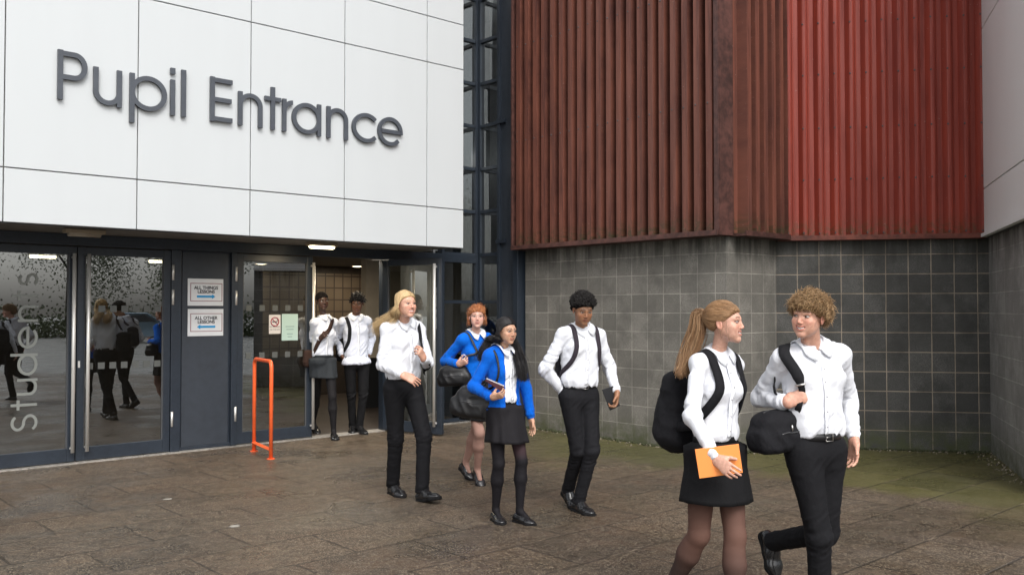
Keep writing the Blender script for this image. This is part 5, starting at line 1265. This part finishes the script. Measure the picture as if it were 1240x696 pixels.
PE['b1'] = person(dict(seed=2, label='smiling boy with curly light brown hair and a holdall on his shoulder', H=1.70, Y=4.6, near=1, smile=1., skin=(.58, .33, .24), hair=(.20, .12, .055), gaze=1,
    pel=(988, 545), neck=(982, 420), head=(979, 383), yaw=(22, 12, -46), roll=5, pitch=0, sroll=-3, top='shirt', topc=SHIRT, open=1,
    Re=(921, 481, 1), Rw=(953, 487, -1), Le=(1026, 481, 1), Lw=(1034, 532, -1),
    Rf=(992, 764, 0, 18, 0), Lf=(938, 733, .27, 22, 62),
    Rhand=dict(d=(977, 477, -1), n=(-.35, -1, -.25), curl=1.15, thumb=.9), Lhand=dict(d=(1033, 556, -1), n=(1, .2, 0), curl=.5, thumb=.3),
    bottom='trousers', botc=(.0065, .0065, .008)))
PE['b2'] = person(dict(seed=3, label='boy with black curly hair looking down, one hand in his pocket', H=1.77, Y=7.25, skin=(.30, .155, .085), hair=(.012, .01, .009), down=1,
    pel=(701, 479), neck=(704, 397.5), head=(706, 374.5), yaw=(24, 28, 16), pitch=20, top='shirt', topc=SHIRT, slv=1.02,
    Re=(660, 447, 1), Rw=(684, 477, 1), Le=(738, 446, 1), Lw=(747, 475, -1),
    Rf=(688, 613, .06, 28, 24), Lf=(701, 619, 0, 34, 0),
    Rhand=dict(d=(692, 489, 1), n=(-1, 0, 0), curl=.3), Lhand=dict(d=(745, 493, -1), n=(1, -.2, 0), curl=.9, thumb=.5),
    bottom='trousers', botc=(.009, .009, .011), legw=.93))
G2X = at(613, 540, 6.9)[0]
PE['g2'] = person(dict(seed=4, label='girl with long black hair in an open blue cardigan, carrying a dark red book', H=1.58, Y=6.95, fem=1, smile=.35, skin=(.50, .30, .20), hair=(.008, .007, .008),
    pel=(611, 498), neck=(609, 423), head=(613.5, 400), yaw=(38, 40, 40), pitch=6, top='cardigan', topc=(.004, .10, .50),
    Re=(573, 468, 1), Rw=(596, 481, -1), Le=(637, 470, 1), Lw=(643, 507, -1),
    Rf=(600, 630, 0, 22, 0), Lf=(629, 632, 0, 46, 0),
    Rhand=dict(d=(609, 478, -1), n=(-.4, -.8, .5), curl=.8, thumb=.6), Lhand=dict(d=(646, 524, -1), n=(1, 0, 0), curl=.35),
    bottom='skirt', botc=(.012, .011, .013), skirt=dict(len=.143, rs=.104, rd=.090, pleat=.006, freq=9), hose=hose_g2, shoe='loafer', legw=.92, waistk=.95))
PE['g3'] = person(dict(seed=5, label='red haired girl in blue jumper with white collar, behind the black haired girl', H=1.66, Y=8.4, fem=1, smile=.4, skin=(.62, .38, .30), hair=(.34, .12, .045),
    pel=(577, 471), neck=(575, 404), head=(577.5, 383), yaw=(36, 36, 6), top='sweater', topc=(.004, .115, .54),
    Re=(539, 437, 1), Rw=(555, 441, -1), Le=(603, 440, 1), Lw=(599, 470, -1),
    Rf=(578, 586, .05, 25, 28), Lf=(563, 579, .06, 38, 24),
    Rhand=dict(d=(565, 437, -1), n=(-.3, -1, .2), curl=1.1, thumb=.8), Lhand=dict(d=(601, 484, -1), n=(1, 0, 0)),
    bottom='skirt', botc=(.010, .010, .011), skirt=dict(len=.165, rs=.100, rd=.085, pleat=.004), hose=hose_flat((.34, .20, .16)), legw=.92, shoec=(.014, .013, .015)))
PE['b3'] = person(dict(seed=6, label='smiling boy with long straight blond hair before the open glass door', H=1.82, Y=7.8, smile=1., skin=(.62, .36, .26), hair=(.42, .27, .12), pocket=1,
    pel=(488, 469), neck=(488, 390), head=(491.5, 368), yaw=(42, 44, 42), roll=0, pitch=-2, top='shirt', topc=SHIRT, slv=.98,
    Re=(463, 441, 1), Rw=(488, 454, -1), Le=(518, 440, 1), Lw=(513, 434, -1),
    Rf=(475.5, 598, 0, 36, 0), Lf=(511, 606, 0, 50, -14),
    Rhand=dict(d=(503, 461, -1), n=(-.6, -.2, -.6), curl=.3, thumb=.3), Lhand=dict(d=(508, 424, -1), n=(.2, -1, 0), curl=1.1, thumb=.8),
    bottom='trousers', botc=(.0065, .0065, .008), legw=1.02))
PE['b4'] = person(dict(seed=7, label='boy with short black twists and untucked shirt, hands in pockets in the doorway', H=1.80, Y=11.75, skin=(.125, .06, .035), hair=(.010, .009, .009), down=1,
    pel=(432, 436.5), neck=(430, 384), head=(432.5, 367), yaw=(26, 28, 0), pitch=16, top='shirt', topc=(.62, .65, .74), hem=-.02, slv=1.0,
    Re=(409, 410, 1), Rw=(414, 431, -1), Le=(450, 409, 1), Lw=(446, 430, -1),
    Rf=(427, 523, 0, 8, 0), Lf=(435, 524, 0, 38, 0),
    Rhand=dict(d=(418, 440, -1), n=(-1, 0, 0), curl=.3), Lhand=dict(d=(442, 439, -1), n=(1, 0, 0), curl=.3), bottom='trousers', botc=(.008, .008, .009), belt=0, legw=.9))
PE['g4'] = person(dict(seed=8, label='girl with close cropped hair and dark skirt, hands clasped, beside the door edge', H=1.80, Y=11.4, fem=1, skin=(.060, .030, .020), hair=(.008, .007, .007),
    pel=(391, 439), neck=(393, 385), head=(390, 364.5), yaw=(40, 42, 34), top='shirt', topc=(.62, .64, .70),
    Re=(378, 412, 1), Rw=(388, 410, -1), Le=(405, 413, 1), Lw=(397, 411, -1),
    Rf=(379, 524, .05, 45, 25), Lf=(404, 531, 0, 20, 0),
    Rhand=dict(d=(393, 405, -1), n=(-1, -.2, .2), curl=.6), Lhand=dict(d=(392, 407, -1), n=(1, -.2, .2), curl=.6),
    bottom='skirt', botc=(.028, .032, .036), skirt=dict(len=.105, rs=.088, rd=.072, pleat=.004), hose=hose_flat((.010, .009, .010)), shoe='loafer', legw=.92))
# --- ponytail
S = PE['g1']; parts = [cap_hair(S, .005, (.16, .08, .038), fore=.0, drop=.004)]; rim = rim_of(S, parts[0][0])
tie = np.array([0, -.112, .040]); n = 1500; C0 = np.zeros((n, 5, 3))
for i in range(n):
    p0 = rim[rsH.randint(len(rim))] if i % 4 else on_skull(rsH.normal(size=3)*[1, .8, .6]+[0, 0, 1.2], .006)
    for j in range(5):
        q = j/4; dd = (p0-CR)*(1-q)+(tie-CR)*q; C0[i, j] = on_skull(dd, .007+rsH.uniform(-.001, .002)) if j < 4 else tie+rsH.normal(size=3)*.006
    C0[i, 0] = p0
P = spline(C0, 14); v_, q_, c_ = strands(P, .0014, jit_col((.25, .14, .066), n, .22, (.32, .19, .10), .3), None, None, None); parts.append((S['HW'](v_), q_, c_))
n = 1300; ends = at(827, 447, 4.75); C0 = np.zeros((n, 6, 3)); tw = S['HW'](tie)
mids = [tw, S['HW']((0, -.150, .045)), at(845, 400, tw[1]+.02), at(838, 420, tw[1]+.03), at(831, 438, tw[1]+.02), at(824, 452, tw[1]+.0)]
wd_ = [.006, .010, .0145, .016, .013, .006]
for i in range(n):
    o = rsH.normal(size=3)
    for j in range(6): C0[i, j] = mids[j]+o*wd_[j]+rsH.normal(size=3)*.0018*j
v_, q_, c_ = strands(spline(C0, 18), .0015, jit_col((.22, .12, .058), n, .25, (.31, .19, .10), .35), None, None, None); parts.append((v_, q_, c_))
n = 26; C0 = np.zeros((n, 4, 3))      # loose wisps at the temple and nape
for i in range(n):
    s = rsH.choice([-1, 1]); p = np.array([s*.072, .035+rsH.uniform(-.07, .02), .02+rsH.uniform(-.05, .03)]); C0[i] = [p, p+[s*.006, .004, -.02], p+[s*.008, .0, -.045], p+rsH.normal(size=3)*.012+[s*.006, 0, -.07]]
v_, q_, c_ = strands(spline(C0, 8), .0007, jit_col((.25, .14, .07), n), None, None, None); parts.append((S['HW'](v_), q_, c_)); h_ = finish_hair(S, parts)
mb = MB(); th = np.linspace(0, 6.283, 17); e1 = S['HW']((.012, -.12, .042))-tw; mb.tube([S['HW'](tie+np.array([math.cos(a)*.014, -.008, math.sin(a)*.014])) for a in th], .005, 8, False); mk('hair_tie', mb.V, mb.F, M['blockdark'], h_, True)
# --- light brown curls
S = PE['b1']; parts = [cap_hair(S, .010, (.11, .062, .03), noise_=.010, drop=-.006)]
ok = lambda d: (d[2] > .62*d[1]-.12) and not (d[1] > .55 and d[2] < .28) and d[2] > -.62 and not (abs(d[0]) > .7 and d[1] > -.05 and d[2] < -.05)
P, r = curls(2600, ok, .0085, .050, .0015, .95, off=.012, grav=.8, m=14); v_, q_, c_ = strands(P, r, jit_col((.24, .145, .068), 2600, .3, (.36, .235, .12), .35), None, None, None, n=5); parts.append((S['HW'](v_), q_, c_))
ok2 = lambda d: d[1] > .35 and .22 < d[2] < .75
P, r = curls(420, ok2, .008, .046, .0015, .9, off=.012, grav=1.3, m=14); v_, q_, c_ = strands(P, r, jit_col((.22, .13, .06), 420, .35, (.40, .26, .13), .4), None, None, None, n=4); parts.append((S['HW'](v_), q_, c_)); finish_hair(S, parts)
# --- tight black curls
S = PE['b2']; parts = [cap_hair(S, .003, (.012, .010, .009), drop=.0), cap_hair(S, .018, (.010, .009, .009), noise_=.014, drop=.026)]
ok = lambda d: d[2] > .18 and (d[2] > .34*d[1]+.03)
P, r = curls(1300, ok, .0045, .026, .0030, 2.0, off=.022, grav=-.1, m=14); v_, q_, c_ = strands(P, r, jit_col((.014, .012, .011), 1300, .4), None, None, None, n=3); parts.append((S['HW'](v_), q_, c_)); finish_hair(S, parts, nc=2)
# --- long hair helper: hair falls from a parting over the sides
def long_hair(S, n, ctrl, col, alt, part_x=0., tr=.0026, amt=.3, wav=0., cover=(.40, 2.3)):
    C0 = []; 
    for i in range(n):
        s = rsH.choice([-1, 1]); y0 = rsH.uniform(*cover); C0.append(ctrl(s, y0, rsH))
    C0 = np.array(C0); P = spline(C0, 26); off_ = rsH.uniform(.3, 1, (n, 1, 1))*np.interp(np.linspace(0, 1, 26), [0, .2, .5, 1], [.0042, .0085, .020, .024])[None, :, None]; E_ = RR+off_
    for _ in range(2):
        q = (P-CR)/E_; rr_ = np.linalg.norm(q, axis=2, keepdims=True); P = np.where(rr_ < 1, CR+q/np.maximum(rr_, 1e-6)*E_, P)
    P = P[:, np.round(np.linspace(0, 25, 20)).astype(int)]
    if wav:
        ph = rsH.uniform(0, 6.28, (n, 1, 1)); q = np.linspace(0, 1, 20)[None, :, None]; P = P+np.sin(q*14+ph)*wav*q*np.array([1, .6, .2])
    r = tr*np.interp(np.linspace(0, 1, 20), [0, .1, .75, 1], [.7, 1, .9, .3])[None, :]
    cc = jit_col(col, n, amt, alt, .35)*(1+.45*vn(P[:, 9]*np.array([90, 90, 20]), 4))[:, None]
    return strands(P, r, np.clip(cc, 0, 1), None, None, None)
# --- long black hair
S = PE['g2']; parts = [cap_hair(S, .004, (.007, .006, .007), drop=.014)]; HL_, HW_ = S['HL'], S['HW']; T_ = S['T']
Ybk = S['neck'][1]
eR = [HL_(at(600, 412, Ybk+.04)), HL_(at(593, 424, Ybk+.02)), HL_(at(587, 435, Ybk+.02))]; eL = [HL_(at(627, 425, Ybk-.02)), HL_(at(632, 440, Ybk-.10)), HL_(at(634, 458, Ybk-.12))]
def c_g2(s, y0, R_):
    a = R_.uniform(0, 1); p0 = on_skull([0.03*s+.03, math.cos(y0), math.sin(y0)], .006); p1 = on_skull([s*.80, math.cos(y0)*.98, math.sin(y0)*.70+.02], .009); p2 = np.array([s*.087, .016-.050*a, -.012]); p2b = np.array([s*.088, .004-.045*a, -.055])
    if s > 0: E = eR; sp_ = .017
    else: E = eL; sp_ = .013
    o = R_.normal(size=3)*[1, 2.0, 1]*sp_; o2 = np.array([0, -.045*a if s > 0 else -.01, 0])
    p3 = p2*.55+E[0]*.45+o*.4; p3 = p2b*.82+E[0]*.18+o*.6+np.array([0, 0, -.018]); return [p0, p1, p2, p2b, p3, E[0]*1.+o+o2, E[1]+o*1.1+o2, E[2]+o*1.2+o2]
v_, q_, c_ = long_hair(S, 2600, c_g2, (.010, .009, .010), (.018, .015, .014), tr=.0017); parts.append((HW_(v_), q_, c_)); finish_hair(S, parts)
# --- red hair, loosely tied back
S = PE['g3']; HL_, HW_ = S['HL'], S['HW']; parts = [cap_hair(S, .006, (.27, .095, .035), noise_=.003, drop=.0)]
rim = rim_of(S, parts[0][0]); n = 420; C0 = np.zeros((n, 5, 3)); tie = np.array([0, -.105, .03])
for i in range(n):
    p0 = rim[rsH.randint(len(rim))]
    for j in range(5): C0[i, j] = on_skull((p0-CR)*(1-j/4)+(tie-CR)*j/4, .009+rsH.uniform(-.002, .005))
    C0[i, 0] = p0
v_, q_, c_ = strands(spline(C0, 12), .0022, jit_col((.36, .13, .05), n, .3, (.46, .20, .085), .3), None, None, None); parts.append((HW_(v_), q_, c_))
ok = lambda d: (d[2] > .6*d[1]-.1) and d[2] > -.5
P, r = curls(60, ok, .006, .030, .0014, 1.1, off=.010, grav=.2, m=12); v_, q_, c_ = strands(P, r, jit_col((.36, .13, .05), 60, .3, (.48, .21, .09), .3), None, None, None, n=3); parts.append((HW_(v_), q_, c_))
def c_g3(s, y0, R_):
    p0 = on_skull([s*.055, -.02+.03*math.cos(y0), .045], .012); p1 = on_skull([s*.077, -.025, .0], .014); o = R_.normal(size=3)*.010; return [p0, p1, np.array([s*.086, -.02, -.025])+o*.7, np.array([s*.082, -.02, -.055])+o, np.array([s*.082, -.015, -.080])+o*1.3]
v_, q_, c_ = long_hair(S, 90, c_g3, (.36, .13, .05), (.5, .22, .1), tr=.0016, wav=.006); parts.append((HW_(v_), q_, c_)); P = np.array([0, -.115, .03])+rsH.normal(size=(1, 3))*0; 
P, r = curls(150, lambda d: d[1] < -.55 and d[2] > -.1, .010, .045, .002, 1.4, off=.012, grav=.2, m=14); v_, q_, c_ = strands(P, r, jit_col((.33, .12, .045), 150, .3), None, None, None, n=4); parts.append((HW_(v_), q_, c_)); finish_hair(S, parts)
# --- long blond hair blown back
S = PE['b3']; HL_, HW_ = S['HL'], S['HW']; parts = [cap_hair(S, .005, (.36, .23, .105), drop=.014)]; Yb = S['neck'][1]
eR = [HL_(at(477, 383, Yb-.05)), HL_(at(468, 391, Yb-.08)), HL_(at(456, 398, Yb-.04))]; eB = [HL_(at(481, 386, Yb+.07)), HL_(at(472, 391, Yb+.09)), HL_(at(460, 396, Yb+.10))]
def c_b3(s, y0, R_):
    a = R_.uniform(0, 1); p0 = on_skull([.03*s, math.cos(y0), math.sin(y0)], .006); p1 = on_skull([s*.80, math.cos(y0)*.98, math.sin(y0)*.70+.02], .009); p2 = np.array([s*.088, .018-.055*a, -.010]); p2b = np.array([s*.088, .0-.05*a, -.052]); 
    if s < 0: p2 = np.array([s*.084, -.0-.05*a, -.006]); p2b = np.array([s*.076, -.03-.04*a, -.05])
    E = eR if s > 0 else eB; o = R_.normal(size=3)*[.010, .018, .014]; p2b = p2b+o*.3; far = R_.uniform(.55, 1.15); E2 = E[1]+(E[2]-E[1])*far; o = o*1.25
    p3 = p2b*.62+E[0]*.38+o*.8; return [p0, p1, p2, p2b, p3, E[0]+o*1.1, E[1]+o*1.4, E2+o*1.6]
v_, q_, c_ = long_hair(S, 2600, c_b3, (.46, .32, .16), (.58, .43, .24), tr=.0016); parts.append((HW_(v_), q_, c_)); finish_hair(S, parts)
# --- short twists
S = PE['b4']; parts = [cap_hair(S, .004, (.010, .009, .009))]; ok = lambda d: d[2] > .1 and (d[2] > .6*d[1])
P, r = curls(240, ok, .005, .060, .0042, .8, off=.008, grav=1.5, m=10); v_, q_, c_ = strands(P, r, jit_col((.012, .010, .010), 240, .4), None, None, None, n=5); parts.append((S['HW'](v_), q_, c_)); finish_hair(S, parts)
S = PE['g4']; finish_hair(S, [cap_hair(S, .006, (.007, .006, .006), noise_=.002)])
# ------------------------------------------------------------------ things they carry
def straps(S, paths, w, mt, col, parent, th=.006, off=.004, name='strap', bv=None):
    for P in paths:
        P = spline(np.array([P]), 34)[0]; bv_ = bv or S['bvT']; R_, N_ = onsurf(bv_, P, off); 
        # keep free ends free
        for i, p in enumerate(P):
            if np.linalg.norm(R_[i]-p) > .09: R_[i] = p
        for _ in range(3): R_[1:-1] = (R_[:-2]+2*R_[1:-1]+R_[2:])/4; N_[1:-1] = (N_[:-2]+2*N_[1:-1]+N_[2:])/4
        mb = MB(); ribbon(mb, R_, N_, w, th); mk(name, mb.V, mb.F, mt, parent, True, col=np.tile(col, (len(mb.V), 1)))
def backpack(S, label, col, cen=(0, -.155, .165), size=(.15, .085, .22), paths=None, w=.05, tilt=0., strapc=None, wrap=True):
    T_ = S['T']; t, R_, F_ = S['t'], S['Rs'], S['Fs']; c = T_(*cen); root = empty('backpack', c, label, 'backpack')
    k = S['k']; f = Field(c-.36, c+.36, .008); a, b, h = (x*k for x in size); fr = [R_, F_, t]
    f.cap(c-t*(h-.07)-F_*0, c+t*(h-.09), np.array([a, b]), np.array([a*.86, b*.8]), side=R_, k=0, power=2.8)
    f.cap(c-t*(h*.62)-F_*b*.75, c-t*h*.05-F_*b*.6, np.array([a*.82, .055]), np.array([a*.78, .045]), side=R_, k=.02, power=2.8)
    V, Q = f.mesh(); N_ = vnorm(V, Q); V = V+N_*((.4-np.abs(vn(V*12, 4)))*.014+vn(V*30, 6)*.003)[:, None]
    mk('bag_body', V, Q, M['canvas'], root, True, col=np.tile(col, (len(V), 1)))
    bb = bvh(V, Q); mb = MB()
    P = [c-F_*b*2+R_*x*a*.8-t*(h*.05)+t*.02*math.cos(x*1.5) for x in np.linspace(-1, 1, 16)]; r_, n_ = onsurf(bb, P, .001); ribbon(mb, r_, n_, .008, .002)
    P = [c-F_*b*1.2+R_*math.sin(q)*a*1.1+t*(h*.35+.1*h*math.cos(q)) for q in np.linspace(-1.6, 1.6, 20)]; r_, n_ = onsurf(bb, P, .001); ribbon(mb, r_, n_, .008, .002)
    mk('zip', mb.V, mb.F, M['shoe'], root, True, col=np.tile((.03, .03, .032), (len(mb.V), 1)))
    pth = []
    for s in paths or (1, -1): pth.append([T_(s*.05, -.12, .24), T_(s*.058, -.06, .30), T_(s*.062, .0, .325), T_(s*.064, .05, .30), T_(s*.068, .10, .24), T_(s*.076, .08, .17), T_(s*.10, .02, .12), T_(s*.095, -.04, .09), T_(s*.05, -.13, .07)])
    straps(S, pth, w, M['canvas'], strapc or col, root, .009); return root
rp_ = backpack(PE['g1'], 'black fabric backpack worn by the ponytailed girl', (.010, .010, .012), cen=(.0, -.155, .125), size=(.138, .095, .20), w=.046)
backpack(PE['b2'], 'grey strapped backpack worn by the boy with black curly hair', (.022, .020, .024), cen=(.0, -.115, .15), size=(.10, .06, .16), w=.036, strapc=(.035, .028, .036))
def shoulder_bag(S, label, name, cat, cpx, Yoff, size, ang, col, mt, tilt=0, path=None, w=.045, buckle=True, soft=.02):
    c = at(cpx[0], cpx[1], S['pel'][1]+Yoff); root = empty(name, c, label, cat); a, b, h = size; rx = unit([math.cos(rad(ang)), math.sin(rad(ang)), tilt]); up = unit(np.array([0, 0, 1.])-rx*rx[2]); fw = np.cross(rx, up)
    f = Field(c-.33, c+.33, .0075); f.cap(c-rx*(a-h*.8), c+rx*(a-h*.75), np.array([b, h]), np.array([b*.95, h*.92]), side=fw, k=0, power=3.6)
    ns = -1 if (CAM-c)@fw < 0 else 1
    f.ell(c+up*h*.50, (a*.72, b*.70, h*.50), fr=[rx, fw, up], k=.05); f.cap(c-rx*a*.78-up*h*.35, c+rx*a*.78-up*h*.38, np.array([b*1.0, h*.66]), side=fw, k=.03, power=3.2)
    f.cap(c-rx*a*.45-up*h*.30+fw*ns*b*.92, c+rx*a*.45-up*h*.32+fw*ns*b*.92, np.array([.022, h*.48]), side=fw, k=.010, power=3.5); f.plane(c-up*h*.97, -up)
    V, Q = f.mesh(); N_ = vnorm(V, Q); L = np.stack([(V-c)@rx, (V-c)@fw, (V-c)@up], 1)
    V = V+N_*((.45-np.abs(vn(L*[7, 9, 9], 3)))*soft+(.4-np.abs(vn(np.stack([L[:, 0]*15+L[:, 2]*11, L[:, 1]*12, L[:, 2]*12-L[:, 0]*6], 1), 9)))*soft*.6)[:, None]
    mk('bag_body', V, Q, M[mt], root, True, col=np.tile(col, (len(V), 1))); bb = bvh(V, Q)
    mb = MB(); P = [c+rx*x*a*.85+up*h*1.5+fw*0 for x in np.linspace(-1, 1, 20)]; r_, n_ = onsurf(bb, P, .001); ribbon(mb, r_, n_, .010, .002); P = [c+rx*x*a*.55+up*h*.10+fw*ns*b*1.5 for x in np.linspace(-1, 1, 14)]; r_, n_ = onsurf(bb, P, .001); ribbon(mb, r_, n_, .007, .002)
    mk('zip', mb.V, mb.F, M['shoe'], root, True, col=np.tile((.03, .03, .032), (len(mb.V), 1)))
    return root, c, rx, up, fw, bb
S = PE['b1']; T_ = S['T']
rb, c, rx, up, fw, bb = shoulder_bag(S, 'black holdall slung from the right shoulder of the curly haired boy', 'holdall', 'bag', (945, 521), -.02, (.138, .078, .095), 25, (.009, .009, .011), 'canvas', tilt=.10, soft=.013)
hw = S['Rhd'][0]+S['Rhd'][1]*.08
sP = [c-fw*.02+up*.10+rx*.0, T_(.125, -.03, .20), T_(.088, -.045, .275), T_(.080, .0, .315), at(948, 425, S['neck'][1]-.09), at(958, 440, S['neck'][1]-.13), at(966, 456, S['neck'][1]-.15), hw+np.array([.0, .0, .035]), hw+np.array([-.002, .012, .0]), hw+np.array([-.02, -.005, -.06]), c+up*.04+rx*.10]
P = spline(np.array([sP]), 48)[0]; R_, N_ = onsurf(S['bvT'], P, .006)
for i in range(48):
    if np.linalg.norm(R_[i]-P[i]) > .05 or i > 33: R_[i] = P[i]
for _ in range(3): R_[1:-1] = (R_[:-2]+2*R_[1:-1]+R_[2:])/4; N_[1:-1] = (N_[:-2]+2*N_[1:-1]+N_[2:])/4
mb = MB(); q = np.linspace(0, 1, 48); ribbon(mb, R_, N_, np.interp(q, [0, .3, .32, .6, .66, 1], [.03, .03, .055, .055, .032, .030]), .008); mk('strap', mb.V, mb.F, M['canvas'], rb, True, col=np.tile((.013, .013, .015), (len(mb.V), 1)))
mb = MB(); i = 31; s_ = unit(np.cross(R_[i+1]-R_[i], N_[i])); mb.tube([R_[i]+N_[i]*.012+s_*.024, R_[i]+N_[i]*.012-s_*.024], .005, 8); mk('buckle', mb.V, mb.F, M['metalb'], rb, True)
mb = MB(); zc = at(946, 505, c[1]-.3); l, n_, _, _ = bb.find_nearest(Vector(c-fw*.2 if (CAM-c)@(-fw) > 0 else c+fw*.2)); l = np.array(l); mb.tube([l+up*.05, l+up*.02], .004, 6); mk('zip_pull', mb.V, mb.F, M['metalb'], rb, True)
# black leather bag of the black haired girl
S = PE['g2']; T_ = S['T']
rb, c, rx, up, fw, bb = shoulder_bag(S, 'large soft black leather bag hanging from the shoulder of the girl in the cardigan', 'handbag', 'bag', (574, 487), .03, (.135, .075, .115), -12, (.007, .007, .008), 'leather', tilt=-.12, soft=.014)
for o in (0, .02): straps(S, [[c+up*.12-rx*.06, T_(.13, -.04, .12), T_(.125, -.03, .20), T_(.085, -.01, .31-o*.3), T_(.078, .05, .27), T_(.09, .075, .20), T_(.11, .06, .13), c+up*.11+rx*.08]], .016, M['leather'], (.012, .012, .013), rb, .005, .004)
# tote of the red haired girl
S = PE['g3']; T_ = S['T']
rb, c, rx, up, fw, bb = shoulder_bag(S, 'plain black tote held on the shoulder of the red haired girl', 'tote_bag', 'bag', (550, 455), -.10, (.130, .055, .088), -5, (.007, .007, .008), 'leather', tilt=.08, soft=.011)
hw = S['Rhd'][0]+S['Rhd'][1]*.06
straps(S, [[c+up*.10-rx*.07, T_(.115, -.06, .2), T_(.07, -.03, .31), T_(.062, .03, .31), T_(.050, .085, .25), T_(.04, .10, .20), hw+np.array([0, 0, .06]), hw, c+up*.10+rx*.07]], .020, M['leather'], (.022, .02, .02), rb, .005, .004)
mb = MB(); hh = hw+np.array([0, -.02, .05]); mb.tube([hh+np.array([math.cos(a)*.02, 0, math.sin(a)*.02]) for a in np.linspace(0, 6.283, 15)], .0035, 6, False); mk('ring', mb.V, mb.F, M['metalb'], rb, True)
# strap bags of the blond boy and the two in the doorway
def slung(S, label, cen, size, path, w, col, mt='canvas', name='satchel', cat='bag', th=.006):
    T_ = S['T']; c = T_(*cen); root = empty(name, c, label, cat); f = Field(c-.3, c+.3, .009); t, R_, F_ = S['t'], S['Rs'], S['Fs']; a, b, h = size
    f.cap(c-t*(h*.5), c+t*(h*.5), np.array([a, b]), np.array([a*.9, b*.9]), side=R_, k=0, power=2.8); V, Q = f.mesh(); V = V+vnorm(V, Q)*((.4-np.abs(vn(V*14, 4)))*.012)[:, None]
    mk('bag_body', V, Q, M[mt], root, True, col=np.tile(col, (len(V), 1))); straps(S, path, w, M[mt], col, root, th); return root
S = PE['b3']; T_ = S['T']; hw = S['Lhd'][0]+S['Lhd'][1]*.06
slung(S, 'black bag hanging behind the long haired blond boy from his left shoulder', (-.10, -.10, .10), (.11, .06, .16), [[T_(-.08, -.12, .2), T_(-.072, -.05, .30), T_(-.070, .0, .32), T_(-.066, .05, .29), T_(-.066, .09, .23), hw+np.array([0, .025, .05]), hw+np.array([0, .03, -.02]), T_(-.12, .07, .10), T_(-.14, -.02, .06)]], .040, (.012, .012, .014))
S = PE['b4']; T_ = S['T']; slung(S, 'black rucksack hanging from one shoulder of the boy with twists', (.07, -.10, .08), (.10, .06, .16), [[T_(.06, -.12, .25), T_(.070, -.03, .31), T_(.070, .05, .29), T_(.072, .09, .22), T_(.085, .08, .14), T_(.12, .03, .08), T_(.10, -.06, .05)]], .045, (.010, .010, .012), name='rucksack', cat='rucksack')
S = PE['g4']; T_ = S['T']; slung(S, 'brown strapped bag worn across the body of the girl with cropped hair', (.075, -.06, .03), (.08, .045, .10), [[T_(-.05, -.06, .29), T_(-.048, .02, .315), T_(-.04, .06, .28), T_(0, .09, .23), T_(.05, .09, .18), T_(.10, .05, .12), T_(.12, 0, .07)]], .05, (.035, .018, .013), mt='canvas')
# books
def book(label, name, cat, corners, Y, thick, col, page=None, Ys=None, plane=None):
    P = [at(x, y, Y if Ys is None else Ys[i]) for i, (x, y) in enumerate(corners)]; 
    if plane is not None:
        q_, nn_ = plane; P = [CAM+ray(x, y)*(((q_-CAM)@nn_)/(ray(x, y)@nn_)) for x, y in corners]
    n = unit(np.cross(P[1]-P[0], P[3]-P[0])); n = -n if n[1] < 0 else n
    root = empty(name, sum(P)/4, label, cat); cm = np.tile(col, (8, 1)); ct = .0025
    def slab(a, b, nm, mt, c, ins=0.):
        cen = sum(P)/4; V = [p+(cen-p)*ins+n*q for q in (a, b) for p in P]; Fc = [(0, 1, 2, 3), (7, 6, 5, 4)]+[(i, i+4, (i+1) % 4+4, (i+1) % 4) for i in range(4)]
        o = mk(nm, V, Fc, mt, root, False, col=np.tile(c, (8, 1))); bevel(o, .0012, 2)
    slab(0, ct, 'cover', M['plastic'], col); slab(ct+.0003, thick-ct-.0003, 'pages', M['plastic'], page or (.6, .58, .52), .03); slab(thick-ct, thick, 'back_cover', M['plastic'], col)
    return root
S = PE['g1']; w_, d_, n_ = S['Rhd']; yb = (w_+d_*.06)[1]-.004
book('flat orange folder held against the skirt of the ponytailed girl', 'folder', 'folder', [(841.5, 544), (894.5, 537.5), (899.5, 572), (847, 579)], yb, .012, (.90, .30, .075), (.85, .32, .1), plane=(w_+d_*.05+unit(n_)*.026, unit(n_*[1, 1, .2])))
S = PE['b2']; w_, d_, n_ = S['Lhd']; yb = (w_+d_*.08)[1]+.01
book('black tablet case held by the boy with one hand in his pocket', 'tablet_case', 'tablet case', [(729, 472), (742.5, 467), (751, 491), (738.5, 497)], yb, .016, (.010, .010, .012), (.03, .03, .03))
S = PE['g2']; w_, d_, n_ = S['Rhd']; yb = (w_+d_*.05)[1]-.005
book('dark red notebook with loose white papers, in the hand of the black haired girl', 'notebook', 'notebook', [(587.5, 461), (588.5, 458.5), (611, 468), (610, 476)], yb, .11, (.050, .008, .012))
